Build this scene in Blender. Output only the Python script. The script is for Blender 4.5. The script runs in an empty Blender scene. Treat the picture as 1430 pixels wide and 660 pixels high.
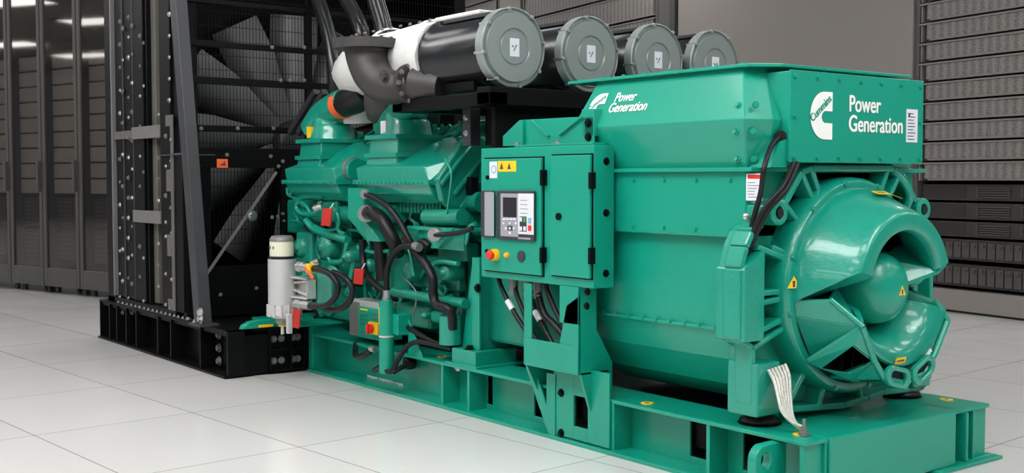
import bpy, bmesh, math, random
from mathutils import Vector as V, Matrix
S = bpy.context.scene
COL = S.collection
rnd = random.Random(7)
R = math.radians
# ---------------------------------------------------------------- camera
YAW, PIT, FPX = R(37.465), R(-2.789), 1623.0
fwd = V((-math.cos(YAW)*math.cos(PIT), math.sin(YAW)*math.cos(PIT), math.sin(PIT)))
rgt = fwd.cross(V((0, 0, 1))).normalized()
upv = rgt.cross(fwd)
CAM = V((3.357, -4.267, 1.5))
cd = bpy.data.cameras.new('camera'); cam = bpy.data.objects.new('camera', cd); COL.objects.link(cam)
cam.matrix_world = Matrix.Translation(CAM) @ Matrix((rgt, upv, -fwd)).transposed().to_4x4()
cd.sensor_width = 36; cd.lens = FPX/1430*36; cd.clip_end = 200
S.camera = cam
# ---------------------------------------------------------------- light
w = bpy.data.worlds.new('world'); S.world = w; w.use_nodes = True
w.node_tree.nodes['Background'].inputs[0].default_value = (0.93, 0.96, 1.0, 1)
w.node_tree.nodes['Background'].inputs[1].default_value = 0.13
LAMP = 7.0            # strength of the ceiling light diffusers
S.view_settings.view_transform = 'Standard'; S.view_settings.look = 'None'
S.view_settings.exposure = 0.0; S.view_settings.gamma = 1
S.view_settings.use_curve_mapping = False
def area(name, loc, target, sx, sy, power, col=(1, 1, 1)):
    l = bpy.data.lights.new(name, 'AREA'); l.shape = 'RECTANGLE'; l.size = sx; l.size_y = sy
    l.energy = power; l.color = col
    o = bpy.data.objects.new(name, l); COL.objects.link(o); o.location = loc
    o.rotation_euler = (V(target)-V(loc)).to_track_quat('-Z', 'Y').to_euler()
area('softbox_front', (-1.2, -3.6, 5.3), (-2.4, 0.3, 1.0), 6, 1.6, 330)
area('softbox_end', (3.0, 0.3, 5.3), (-0.3, 0.8, 1.0), 1.4, 4.0, 150)
# ---------------------------------------------------------------- materials
def mat(name, rgb, rough=0.5, metal=0.0, coat=0.0, noise=0.0, nscale=6.0, bump=0.0, bscale=40.0, spec=0.5, emis=0.0, alpha=None, trans=0.0):
    m = bpy.data.materials.new(name); m.use_nodes = True
    nt = m.node_tree; b = nt.nodes['Principled BSDF']
    b.inputs['Base Color'].default_value = (*rgb, 1); b.inputs['Roughness'].default_value = rough
    b.inputs['Metallic'].default_value = metal; b.inputs['Coat Weight'].default_value = coat
    b.inputs['Coat Roughness'].default_value = 0.09; b.inputs['Specular IOR Level'].default_value = spec
    b.inputs['Transmission Weight'].default_value = trans
    if emis:
        b.inputs['Emission Color'].default_value = (*rgb, 1); b.inputs['Emission Strength'].default_value = emis
    tc = nt.nodes.new('ShaderNodeTexCoord')
    if noise:
        n = nt.nodes.new('ShaderNodeTexNoise'); n.inputs['Scale'].default_value = nscale; n.inputs['Detail'].default_value = 5
        nt.links.new(tc.outputs['Object'], n.inputs['Vector'])
        r = nt.nodes.new('ShaderNodeMapRange'); r.inputs['To Min'].default_value = 1-noise; r.inputs['To Max'].default_value = 1+noise
        nt.links.new(n.outputs['Fac'], r.inputs['Value'])
        mx = nt.nodes.new('ShaderNodeVectorMath'); mx.operation = 'SCALE'; mx.inputs[0].default_value = rgb
        nt.links.new(r.outputs[0], mx.inputs['Scale']); nt.links.new(mx.outputs[0], b.inputs['Base Color'])
    if bump:
        n = nt.nodes.new('ShaderNodeTexNoise'); n.inputs['Scale'].default_value = bscale
        nt.links.new(tc.outputs['Object'], n.inputs['Vector'])
        bp = nt.nodes.new('ShaderNodeBump'); bp.inputs['Strength'].default_value = bump; bp.inputs['Distance'].default_value = 0.01
        nt.links.new(n.outputs['Fac'], bp.inputs['Height']); nt.links.new(bp.outputs[0], b.inputs['Normal'])
    return m
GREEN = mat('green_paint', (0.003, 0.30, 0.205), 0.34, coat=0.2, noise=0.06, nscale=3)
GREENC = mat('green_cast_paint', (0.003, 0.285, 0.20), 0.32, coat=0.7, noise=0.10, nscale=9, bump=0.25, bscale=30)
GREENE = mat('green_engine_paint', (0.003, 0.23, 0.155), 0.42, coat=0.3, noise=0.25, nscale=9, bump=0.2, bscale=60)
BLACK = mat('black_satin_paint', (0.0035, 0.0038, 0.0042), 0.42, noise=0.3, nscale=5, spec=0.12)
BLACKG = mat('black_gloss_paint', (0.014, 0.015, 0.017), 0.22)
DARKST = mat('dark_grey_steel', (0.035, 0.036, 0.042), 0.4, noise=0.2)
GREYST = mat('grey_steel', (0.21, 0.205, 0.20), 0.45, metal=0.3, noise=0.15)
BROWNGR = mat('grey_brown_primer_steel', (0.12, 0.112, 0.10), 0.55, noise=0.15)
BLADE = mat('pale_fan_blade_aluminium', (0.17, 0.17, 0.18), 0.4, metal=0.2, noise=0.1)
RUBBER = mat('black_rubber', (0.008, 0.008, 0.009), 0.4, spec=0.3)
ZINC = mat('zinc_plated_steel', (0.62, 0.62, 0.62), 0.28, metal=0.9)
ALU = mat('satin_aluminium', (0.66, 0.66, 0.65), 0.38, metal=0.45, noise=0.06)
LID = mat('galvanised_lid_steel', (0.30, 0.34, 0.33), 0.40, metal=0.5, noise=0.06, nscale=2)
FOIL = mat('silver_insulation_fabric', (0.70, 0.70, 0.68), 0.6, noise=0.10, bump=0.5, bscale=14)
IRON = mat('dark_cast_iron', (0.035, 0.033, 0.031), 0.5, noise=0.15, bump=0.2)
WHITE = mat('white_vinyl_lettering', (0.86, 0.88, 0.86), 0.5)
PAPER = mat('white_label_paper', (0.72, 0.74, 0.80), 0.5)
INK = mat('dark_label_print', (0.05, 0.05, 0.07), 0.6)
CREAM = mat('cream_filter_label', (0.74, 0.74, 0.56), 0.5)
YELLOW = mat('yellow_label', (0.88, 0.56, 0.01), 0.45)
ORANGE = mat('orange_label', (0.85, 0.13, 0.03), 0.45)
RED = mat('red_tag_plastic', (0.62, 0.035, 0.025), 0.5)
REDSW = mat('red_switch_plastic', (0.80, 0.03, 0.02), 0.3)
AMBER = mat('amber_lamp_lens', (0.85, 0.42, 0.02), 0.2)
BRAID = mat('braided_tinned_strap', (0.72, 0.70, 0.64), 0.4, metal=0.3, bump=0.8, bscale=120)
GLASSBOWL = mat('pale_glass_bowl', (0.45, 0.55, 0.45), 0.1, trans=0.5)
PGREY = mat('control_panel_grey', (0.32, 0.33, 0.37), 0.45)
PDARK = mat('control_panel_bezel', (0.035, 0.037, 0.045), 0.4)
PWHITE = mat('control_panel_white', (0.72, 0.72, 0.76), 0.45)
SCREEN = mat('dark_lcd_screen', (0.03, 0.025, 0.03), 0.12)
BTNG = mat('green_button', (0.05, 0.30, 0.12), 0.4)
BTNB = mat('blue_button', (0.25, 0.45, 0.62), 0.4)
RACKF = mat('rack_dark_metal', (0.040, 0.037, 0.035), 0.4)
RACKM = mat('rack_mid_metal', (0.075, 0.070, 0.066), 0.4)
PANELG = mat('grey_cabinet_panel', (0.25, 0.225, 0.212), 0.55, noise=0.03, nscale=0.6)
SRV = mat('grey_server_bezel', (0.36, 0.34, 0.325), 0.5, noise=0.1)
SRVL = mat('server_bezel_trim', (0.20, 0.185, 0.175), 0.45)
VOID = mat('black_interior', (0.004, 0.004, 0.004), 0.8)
def perf_mat(name, base, scale):
    m = mat(name, base, 0.5); nt = m.node_tree; b = nt.nodes['Principled BSDF']
    tc = nt.nodes.new('ShaderNodeTexCoord'); vo = nt.nodes.new('ShaderNodeTexVoronoi'); vo.inputs['Scale'].default_value = scale
    vo.inputs['Randomness'].default_value = 0.25
    nt.links.new(tc.outputs['Object'], vo.inputs['Vector'])
    r = nt.nodes.new('ShaderNodeValToRGB'); r.color_ramp.elements[0].position = 0.30; r.color_ramp.elements[1].position = 0.42
    r.color_ramp.elements[0].color = (0.02, 0.019, 0.018, 1); r.color_ramp.elements[1].color = (*base, 1)
    nt.links.new(vo.outputs['Distance'], r.inputs[0]); nt.links.new(r.outputs[0], b.inputs['Base Color'])
    return m
PERF = perf_mat('perforated_server_grille', (0.22, 0.20, 0.19), 55)
def glass_mat():
    m = bpy.data.materials.new('smoked_door_glass'); m.use_nodes = True; nt = m.node_tree
    b = nt.nodes['Principled BSDF']; b.inputs['Base Color'].default_value = (0.02, 0.02, 0.02, 1); b.inputs['Roughness'].default_value = 0.04
    t = nt.nodes.new('ShaderNodeBsdfTransparent'); t.inputs[0].default_value = (0.75, 0.73, 0.71, 1)
    mx = nt.nodes.new('ShaderNodeMixShader'); lw = nt.nodes.new('ShaderNodeLayerWeight'); pw = nt.nodes.new('ShaderNodeMath'); pw.operation = 'POWER'; pw.inputs[1].default_value = 3; fr = nt.nodes.new('ShaderNodeMapRange'); fr.inputs['To Min'].default_value = 0.04; fr.inputs['To Max'].default_value = 0.8; nt.links.new(lw.outputs['Facing'], pw.inputs[0]); nt.links.new(pw.outputs[0], fr.inputs['Value'])
    nt.links.new(fr.outputs[0], mx.inputs[0]); nt.links.new(t.outputs[0], mx.inputs[1]); nt.links.new(b.outputs[0], mx.inputs[2])
    b.inputs['Metallic'].default_value = 1.0; b.inputs['Base Color'].default_value = (0.8, 0.78, 0.76, 1)
    nt.links.new(mx.outputs[0], nt.nodes['Material Output'].inputs[0]); return m
DOORGLASS = glass_mat()
def floor_mat():
    m = bpy.data.materials.new('polished_pale_floor_tiles'); m.use_nodes = True; nt = m.node_tree
    b = nt.nodes['Principled BSDF']; b.inputs['Roughness'].default_value = 0.16; b.inputs['Specular IOR Level'].default_value = 0.6
    tc = nt.nodes.new('ShaderNodeTexCoord'); mp = nt.nodes.new('ShaderNodeMapping')
    mp.inputs['Rotation'].default_value[2] = R(-4.5); mp.inputs['Location'].default_value = (0.0, 0.08, 0)
    br = nt.nodes.new('ShaderNodeTexBrick'); br.offset = 0; br.squash = 1
    br.inputs['Scale'].default_value = 1.0; br.inputs['Brick Width'].default_value = 1.3; br.inputs['Row Height'].default_value = 1.0
    br.inputs['Mortar Size'].default_value = 0.004; br.inputs['Mortar Smooth'].default_value = 0.3
    br.inputs['Color1'].default_value = (0.71, 0.70, 0.69, 1); br.inputs['Color2'].default_value = (0.68, 0.67, 0.66, 1)
    br.inputs['Mortar'].default_value = (0.26, 0.24, 0.22, 1)
    nt.links.new(tc.outputs['Object'], mp.inputs[0]); nt.links.new(mp.outputs[0], br.inputs['Vector'])
    nt.links.new(br.outputs['Color'], b.inputs['Base Color'])
    n = nt.nodes.new('ShaderNodeTexNoise'); n.inputs['Scale'].default_value = 1.5
    r = nt.nodes.new('ShaderNodeMapRange'); r.inputs['To Min'].default_value = 0.12; r.inputs['To Max'].default_value = 0.24
    nt.links.new(tc.outputs['Object'], n.inputs['Vector']); nt.links.new(n.outputs['Fac'], r.inputs['Value']); nt.links.new(r.outputs[0], b.inputs['Roughness'])
    return m
FLOORM = floor_mat()
LIGHTM = mat('lit_ceiling_diffuser', (1.0, 1.0, 0.98), 0.5, emis=LAMP)
CEILM = mat('grey_ceiling_tiles', (0.35, 0.34, 0.33), 0.8)
# ---------------------------------------------------------------- helpers
def P(x, y, X=None, Y=None, Z=None):
    """the point of the plane X=, Y= or Z= seen at photo pixel x, y (how the survey of the photo was taken)"""
    r = fwd + rgt*((x-715)/FPX) + upv*((330-y)/FPX)
    for i, v in enumerate((X, Y, Z)):
        if v is not None: return CAM + r*((v-CAM[i])/r[i])
def worigin(o):
    l = V((0, 0, 0))
    while o is not None: l = l + V(o.location); o = o.parent
    return l
class MB:
    def __init__(s): s.v = []; s.f = []; s.m = []; s.cur = 0; s.mats = None
    def add(s, vs, fs, sm=False):
        b = len(s.v); s.v += [V(p) for p in vs]
        for f in fs: s.f.append([b+i for i in f]); s.m.append((s.cur, sm))
        return s
    def box(s, x0, x1, y0, y1, z0, z1):
        if x0 > x1: x0, x1 = x1, x0
        if y0 > y1: y0, y1 = y1, y0
        if z0 > z1: z0, z1 = z1, z0
        return s.add([(x0,y0,z0),(x1,y0,z0),(x1,y1,z0),(x0,y1,z0),(x0,y0,z1),(x1,y0,z1),(x1,y1,z1),(x0,y1,z1)],
              [(0,3,2,1),(4,5,6,7),(0,1,5,4),(1,2,6,5),(2,3,7,6),(3,0,4,7)])
    def bar(s, a, b, w, h, up=(0, 0, 1)):
        a, b = V(a), V(b); d = (b-a).normalized(); u = V(up)
        if abs(d.dot(u)) > 0.98: u = V((0, 1, 0))
        sx = d.cross(u).normalized()*w/2; su = sx.cross(d).normalized()*h/2
        vs = [p+q for p in (a, b) for q in (-sx-su, sx-su, sx+su, -sx+su)]
        return s.add(vs, [(0,1,2,3),(7,6,5,4),(0,4,5,1),(1,5,6,2),(2,6,7,3),(3,7,4,0)])
    def cyl(s, a, b, r, r2=None, seg=20, cap=True):
        a, b = V(a), V(b); r2 = r if r2 is None else r2; d = (b-a).normalized()
        u = d.orthogonal().normalized(); w_ = d.cross(u)
        vs = [p+(u*math.cos(t)+w_*math.sin(t))*q for p, q in ((a, r), (b, r2)) for t in [2*math.pi*i/seg for i in range(seg)]]
        s.add(vs, [(i, (i+1) % seg, seg+(i+1) % seg, seg+i) for i in range(seg)], True)
        if cap: s.add(vs, [tuple(range(seg))[::-1], tuple(range(seg, 2*seg))])
        return s
    def lathe(s, o, d, prof, seg=32, a0=0, a1=360, up=(0, 0, 1), closed=False, sm=True):
        """prof = [(distance along d, radius)]"""
        o, d = V(o), V(d).normalized(); u = V(up); u = (u-d*u.dot(d)); u = u.normalized() if u.length > 1e-4 else d.orthogonal().normalized(); w_ = d.cross(u)
        full = abs(a1-a0) >= 360; n = seg if full else seg+1; vs = []
        for (t, r) in prof:
            for i in range(n):
                a = R(a0+(a1-a0)*i/seg); vs.append(o+d*t+(u*math.cos(a)+w_*math.sin(a))*r)
        fs = []
        K = len(prof); rng = range(K) if closed else range(K-1)
        for k in rng:
            k2 = (k+1) % K
            for i in range(seg):
                j = (i+1) % n; fs.append((k*n+i, k*n+j, k2*n+j, k2*n+i))
        s.add(vs, fs, sm)
        if not full and closed:
            s.add(vs, [tuple(k*n for k in range(K)), tuple(k*n+n-1 for k in range(K))[::-1]])
        return s
    def prism(s, poly, ext):
        n = len(poly); e = V(ext); vs = [V(p) for p in poly]+[V(p)+e for p in poly]
        return s.add(vs, [tuple(range(n))[::-1], tuple(range(n, 2*n))]+[(i, (i+1) % n, n+(i+1) % n, n+i) for i in range(n)])
    def loft(s, rings, cap=True, sm=False):
        n = len(rings[0]); vs = [p for r_ in rings for p in r_]
        fs = [(k*n+i, k*n+(i+1) % n, (k+1)*n+(i+1) % n, (k+1)*n+i) for k in range(len(rings)-1) for i in range(n)]
        s.add(vs, fs, sm)
        if cap: s.add(vs, [tuple(range(n))[::-1], tuple(range((len(rings)-1)*n, len(rings)*n))])
        return s
    def rects(s, rr):
        """rr = [(z, x0, x1, y0, y1)] : stacked rectangles"""
        return s.loft([[(x0,y0,z),(x1,y0,z),(x1,y1,z),(x0,y1,z)] for z, x0, x1, y0, y1 in rr])
    def tube(s, pts, r, seg=10, sub=6, r2=None):
        pts = [V(p) for p in pts]; out = []
        if len(pts) > 2:
            q = [pts[0]*2-pts[1]]+pts+[pts[-1]*2-pts[-2]]
            for i in range(1, len(q)-2):
                for k in range(sub):
                    t = k/sub; a, b, c, d = q[i-1:i+3]
                    out.append(0.5*((2*b)+(c-a)*t+(2*a-5*b+4*c-d)*t*t+(3*b-a-3*c+d)*t**3))
            out.append(pts[-1])
        else: out = pts
        n = len(out); u = None; rings = []
        for i, p in enumerate(out):
            d = (out[min(i+1, n-1)]-out[max(i-1, 0)]).normalized()
            u = d.orthogonal().normalized() if u is None else (u-d*u.dot(d)).normalized()
            w_ = d.cross(u); rr = r if r2 is None else r+(r2-r)*i/(n-1)
            rings.append([p+(u*math.cos(2*math.pi*k/seg)+w_*math.sin(2*math.pi*k/seg))*rr for k in range(seg)])
        return s.loft(rings, True, True)
    def hole_plate(s, outer, hole, ext):
        """a plate with a hole: outer and hole have the same number of points, matched in order"""
        n = len(outer); e = V(ext); o = [V(p) for p in outer]; h = [V(p) for p in hole]
        vs = o+h+[p+e for p in o]+[p+e for p in h]; fs = []
        for i in range(n):
            j = (i+1) % n
            fs += [(i, n+i, n+j, j), (2*n+i, 2*n+j, 3*n+j, 3*n+i), (i, j, 2*n+j, 2*n+i), (n+i, 3*n+i, 3*n+j, n+j)]
        return s.add(vs, fs)
    def build(s, name, material, parent=None, bevel=0.0, bseg=2):
        org = worigin(parent); me = bpy.data.meshes.new(name)
        me.from_pydata([p-org for p in s.v], [], s.f)
        mats = material if isinstance(material, (list, tuple)) else [material]
        for m in mats: me.materials.append(m)
        for p, (mi, sm) in zip(me.polygons, s.m): p.material_index = min(mi, len(mats)-1); p.use_smooth = sm
        bm = bmesh.new(); bm.from_mesh(me); bmesh.ops.recalc_face_normals(bm, faces=bm.faces); bm.to_mesh(me); bm.free()
        o = bpy.data.objects.new(name, me); COL.objects.link(o)
        if parent: o.parent = parent
        if bevel:
            b = o.modifiers.new('bevel', 'BEVEL'); b.width = bevel; b.segments = bseg; b.limit_method = 'ANGLE'; b.angle_limit = R(35)
        return o
def tag(o, label, cat, group=None, kind=None):
    if label: o['label'] = label
    if cat: o['category'] = cat
    if group: o['group'] = group
    if kind: o['kind'] = kind
    return o
def thing(name, label, cat, loc, group=None):
    o = bpy.data.objects.new(name, None); COL.objects.link(o); o.location = loc; o.empty_display_size = 0.1
    return tag(o, label, cat, group)
def settle(o):
    """top-level single-mesh thing: put its origin at its base"""
    vs = [v.co for v in o.data.vertices]
    c = V(((min(v.x for v in vs)+max(v.x for v in vs))/2, (min(v.y for v in vs)+max(v.y for v in vs))/2, min(v.z for v in vs)))
    for v in vs: v -= c
    o.location = c; return o
def struct(name, o): o.name = name; o['kind'] = 'structure'; return o
BOLT = {}
def bolt(parent, p, d=(0, -1, 0), r=0.012, material=ZINC, name='bolt', h=None):
    key = (round(r, 4), material.name, tuple(round(x, 2) for x in d), name, h)
    if key not in BOLT:
        h = h or r*0.9; D = V(d)
        m = MB(); m.cyl((0, 0, 0), D*h*0.35, r*1.5, seg=14); m.cyl(D*h*0.3, D*h*1.2, r, seg=6)
        me = bpy.data.meshes.new(name); me.from_pydata(m.v, [], m.f); me.materials.append(material); BOLT[key] = me
    o = bpy.data.objects.new(name, BOLT[key]); COL.objects.link(o); o.parent = parent; o.location = V(p)-worigin(parent); return o
def lettering(text, org, right, up, size, material, parent, name='lettering', bold=0.02, depth=0.002, width=None, shear=0.0):
    c = bpy.data.curves.new('t', 'FONT'); c.body = text; c.size = 1; c.offset = 0.004; c.extrude = 0.001; c.shear = shear; c.space_line = 0.92
    o = bpy.data.objects.new('t', c); COL.objects.link(o); bpy.context.view_layer.update()
    me = bpy.data.meshes.new_from_object(o.evaluated_get(bpy.context.evaluated_depsgraph_get()))
    bpy.data.objects.remove(o)
    rt, u = V(right).normalized(), V(up).normalized(); n = rt.cross(u)
    wd = max(v.co.x for v in me.vertices); sx = width/wd if width else size
    wo = worigin(parent)
    for v in me.vertices:
        a = v.co.copy(); v.co = V(org)+rt*a.x*sx+u*a.y*size+n*(depth if a.z > 0 else 0)-wo
    if bold > 0:                     # heavier strokes: the same outline set side by side
        bm = bmesh.new(); bm.from_mesh(me); src = list(bm.verts)+list(bm.edges)+list(bm.faces)
        for dx, dy, dn in ((bold, 0, 0.0006), (bold/2, bold/2, 0.0012)):
            g = bmesh.ops.duplicate(bm, geom=src)['geom']
            bmesh.ops.translate(bm, verts=[e for e in g if isinstance(e, bmesh.types.BMVert)], vec=rt*dx*sx+u*dy*size+n*dn)
        bm.to_mesh(me); bm.free()
    me.materials.clear(); me.materials.append(material); me.name = name
    ob = bpy.data.objects.new(name, me); COL.objects.link(ob); ob.parent = parent; return ob
def emblem(org, right, up, h, parent, word, shear=0):
    """the white C with a diagonal word across it; org = lower left"""
    rt, u = V(right).normalized(), V(up).normalized(); n = rt.cross(u); wd = 0.735*h
    def q(a, b, c=0.0015): return V(org)+rt*(a*h)+u*(b*h)+n*c
    outer, inner = [], []
    W_ = 0.735; N = 16
    for i in range(N+1):           # outer half round, from the top arm to the bottom arm
        t = math.pi/2+math.pi*i/N; outer.append((0.46+0.46*math.cos(t), 0.5+0.5*math.sin(t)))
        inner.append((0.50+0.125*math.cos(t), 0.47+0.125*math.sin(t)))
    outer = [(W_, 1)]+outer+[(W_, 0)]; inner = [(W_, 0.595)]+inner+[(W_, 0.345)]
    m = MB(); n_ = len(outer)
    vs = [q(*p) for p in outer]+[q(*p) for p in inner]
    m.add(vs, [(i, i+1, n_+i+1, n_+i) for i in range(n_-1)])
    o = m.build('emblem', WHITE, parent); o['label'] = 'white half-round C emblem'
    a = math.atan2(0.52, 0.68); r2 = rt*math.cos(a)+u*math.sin(a); u2 = u*math.cos(a)-rt*math.sin(a)
    lettering(word, q(0.06, 0.34, 0.002), r2, u2, 0.235*h, GREEN, o, 'emblem_word', 0.05, 0.001, width=0.80*h)
    return o
def hose(parent, pts, r, name='hose', m=RUBBER, **k):
    return MB().tube(pts, r, **k).build(name, m, parent)
# ---------------------------------------------------------------- room shell
fl = MB().box(-34, 16, -26, 16, -0.12, 0).build('floor', FLOORM); struct('floor', fl)
ce = MB().box(-34, 16, -26, 16, 5.6, 5.75).build('ceiling', CEILM); struct('ceiling', ce)
proto = None
for ix in range(7):
    for iy in range(11):
        loc = (-28+ix*6.2, -22+iy*3.3, 5.6)
        if proto is None:
            t = thing('ceiling_light', 'rectangular lit ceiling panel light mirrored in the glass cabinet doors', 'ceiling light', loc, 'ceiling panel lights')
            MB().box(loc[0]-1.1, loc[0]+1.1, loc[1]-0.55, loc[1]+0.55, 5.58, 5.6).build('diffuser', LIGHTM, t)
            f = MB(); x, y = loc[:2]
            f.box(x-1.16, x+1.16, y-0.61, y-0.55, 5.56, 5.6).box(x-1.16, x+1.16, y+0.55, y+0.61, 5.56, 5.6)
            f.box(x-1.16, x-1.1, y-0.55, y+0.55, 5.56, 5.6).box(x+1.1, x+1.16, y-0.55, y+0.55, 5.56, 5.6)
            f.build('frame', RACKM, t); proto = t
        else:
            t = proto.copy(); COL.objects.link(t); t.location = loc
            for ch in proto.children: c = ch.copy(); COL.objects.link(c); c.parent = t
# ---------------------------------------------------------------- cabinets (local frame: u along the row, n towards the aisle)
class Row:
    def __init__(s, O, u): s.O = V(O); s.u = V(u).normalized(); s.n = V((s.u.y, -s.u.x, 0))
    def __call__(s, a, b, z): return s.O+s.u*a+s.n*b+V((0, 0, z))
    def box(s, m, a0, a1, b0, b1, z0, z1):
        p = [s(a0,b0,z0), s(a1,b0,z0), s(a1,b1,z0), s(a0,b1,z0), s(a0,b0,z1), s(a1,b0,z1), s(a1,b1,z1), s(a0,b1,z1)]
        return m.add(p, [(0,3,2,1),(4,5,6,7),(0,1,5,4),(1,2,6,5),(2,3,7,6),(3,0,4,7)])
def server_unit(rw, a0, a1, b0, z, h, label, group, perf=True):
    t = thing('server', label, 'server', rw((a0+a1)/2, b0, z), group)
    b = MB(); rw.box(b, a0, a1, b0-0.75, b0-0.02, z, z+h-0.01); b.build('chassis', RACKF, t)
    g = MB(); rw.box(g, a0+0.09, a1-0.06, b0-0.02, b0+0.035, z+0.02, z+h-0.03); g.build('grille', PERF if perf else SRV, t, 0.008)
    k = MB(); rw.box(k, a0, a1, b0-0.02, b0+0.05, z+h-0.034, z+h-0.014)
    rw.box(k, a0, a0+0.02, b0-0.02, b0+0.02, z, z+h-0.012)
    poly = [rw(a0+0.08, b0-0.02, z+0.004), rw(a0+0.16, b0+0.045, z+0.004), rw(a1-0.03, b0+0.045, z+0.004), rw(a1, b0-0.02, z+0.004)]
    k.prism(poly, (0, 0, 0.018)); k.build('bezel_trim', SRVL, t)
    return t
def open_rack(rw, a0, a1, z0, z1, depth, label, name='server_rack'):
    t = thing(name, label, 'server rack', rw((a0+a1)/2, -depth/2, 0))
    m = MB()
    for a in (a0, a1-0.06): rw.box(m, a, a+0.06, -depth, 0.02, z0, z1)
    rw.box(m, a0, a1, -depth, 0.02, z1-0.08, z1); rw.box(m, a0, a1, -depth, -depth+0.03, z0, z1)
    m.build('frame', RACKM, t, 0.006)
    return t
BK = Row((-3.19, 7.53, 0), (0.986, -0.164, 0))
rows = ['bottom', 'second', 'third', 'fourth', 'fifth', 'sixth', 'seventh', 'eighth', 'ninth', 'tenth', 'eleventh', 'twelfth', 'thirteenth', 'fourteenth', 'fifteenth', 'sixteenth']
# right-hand rack
t = open_rack(BK, -1.42, 1.35, 0.1, 5.2, 0.9, 'tall open dark rack of servers at the right edge behind the green alternator')
m = MB(); BK.box(m, -1.42, 1.35, -0.9, 0.0, 0.03, 0.26); m.build('plinth', PANELG, t)
m = MB(); BK.box(m, -1.38, 1.3, -0.55, -0.06, 0.0, 0.035); m.build('base_rail', RACKF, t)
z = 1.49; i = 0
while z < 4.0:
    server_unit(BK, -1.34, 1.28, 0.0, z, 0.222, 'grey perforated server, %s from the bottom in the right hand rack' % ('lowest' if i == 0 else rows[i]), 'perforated servers in the right hand rack'); z += 0.228; i += 1
def drive_unit(rw, a0, a1, z, h, n0, n1, label, style):
    t = thing('storage_server', label, 'server', rw((a0+a1)/2, -0.1, z), 'dark drive servers in the right hand rack')
    b = MB(); rw.box(b, a0, a1, -0.8, -0.05, z, z+h-0.02); b.build('chassis', RACKF, t, 0.004)
    if style == 'bay':
        for c in range(3):
            x0 = a0+0.72+c*0.58; p = MB()
            for k in range(5):
                zz = z+0.03+k*(h-0.07)/5; rw.box(p, x0+0.05, x0+0.5, -0.05, -0.03, zz, zz+0.012)
                rw.box(p, x0+0.07, x0+0.09, -0.05, -0.02, zz+0.01, zz+0.022)
            p.build('drive_bay', RACKM, t)
            if x0+0.6 > a1: break
        p = MB(); [rw.box(p, a0+0.08, a0+0.62, -0.05, -0.04, z+0.03+k*0.03, z+0.042+k*0.03) for k in range(int(h/0.03)-1)]
        p.build('vent', RACKF, t)
    else:
        for k in range(n0):
            x0 = a0+0.03+k*0.115; p = MB(); rw.box(p, x0, x0+0.095, -0.05, -0.02, z+0.03, z+h-0.05); rw.box(p, x0+0.02, x0+0.075, -0.02, 0.0, z+h-0.10, z+h-0.07)
            p.build('drive_sled', RACKM, t)
        p = MB(); rw.box(p, a0+0.03+n0*0.115+0.03, a1-0.02, -0.05, -0.025, z+h-0.12, z+h-0.05); p.build('control_strip', RACKM, t)
for k, (zz, hh, st, what) in enumerate([(1.27, 0.2, 'bay', 'uppermost dark disk server with rows of slim drives below the perforated ones'), (1.06, 0.2, 'bay', 'middle dark disk server with rows of slim drives'), (0.86, 0.19, 'bay', 'lowest dark disk server with rows of slim drives, above the sled units'), (0.60, 0.25, 'sled', 'upper dark blade chassis with vertical sleds at the right edge'), (0.30, 0.27, 'sled', 'lower dark blade chassis with vertical sleds near the floor')]):
    drive_unit(BK, -1.34, 1.28, zz, hh, 14, 0, what, st)
# grey closed cabinets behind the alternator
t = thing('cabinet', 'wide plain grey closed cabinet between the two server racks', 'cabinet', BK(-3.7, -0.4, 0))
m = MB(); BK.box(m, -6.06, -1.46, -0.9, 0.03, 0.12, 5.2); m.build('body', PANELG, t, 0.01)
m = MB(); BK.box(m, -6.0, -1.5, -0.55, -0.02, 0.0, 0.12); m.build('plinth', RACKF, t)
t = thing('rack_pillar', 'dark grey upright frame beside the plain grey cabinet', 'pillar', BK(-6.3, -0.4, 0))
m = MB(); BK.box(m, -6.56, -6.24, -0.9, 0.04, 0, 5.2); m.build('post', RACKM, t, 0.01)
m = MB(); BK.box(m, -6.22, -6.08, -0.9, 0.08, 0, 5.2); m.build('edge_strip', RACKF, t, 0.01)
t = open_rack(BK, -11.0, -6.6, 0.1, 5.3, 0.9, 'open rack of large perforated servers above the air cleaners')
z = 2.3; i = 0
while z < 5.1:
    server_unit(BK, -10.95, -6.65, 0.0, z, 0.42, 'large perforated server over the air cleaners, %s from the bottom' % ('lowest' if i == 0 else rows[i]), 'perforated servers above the air cleaners'); z += 0.44; i += 1
t = thing('rack_pillar', 'brown grey upright post between racks, above the first round lid', 'pillar', BK(-11.4, -0.4, 0))
m = MB(); BK.box(m, -11.9, -11.05, -0.9, 0.04, 0, 5.3); m.build('post', PANELG, t, 0.01)
t = open_rack(BK, -16.5, -11.95, 0.1, 5.5, 0.9, 'farthest open rack of perforated servers behind the engine')
z = 3.3; i = 0
while z < 5.2:
    server_unit(BK, -16.4, -12.0, 0.0, z, 0.42, 'perforated server in the farthest rack, %s from the bottom' % ('lowest' if i == 0 else rows[i]), 'perforated servers in the farthest rack'); z += 0.44; i += 1
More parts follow.
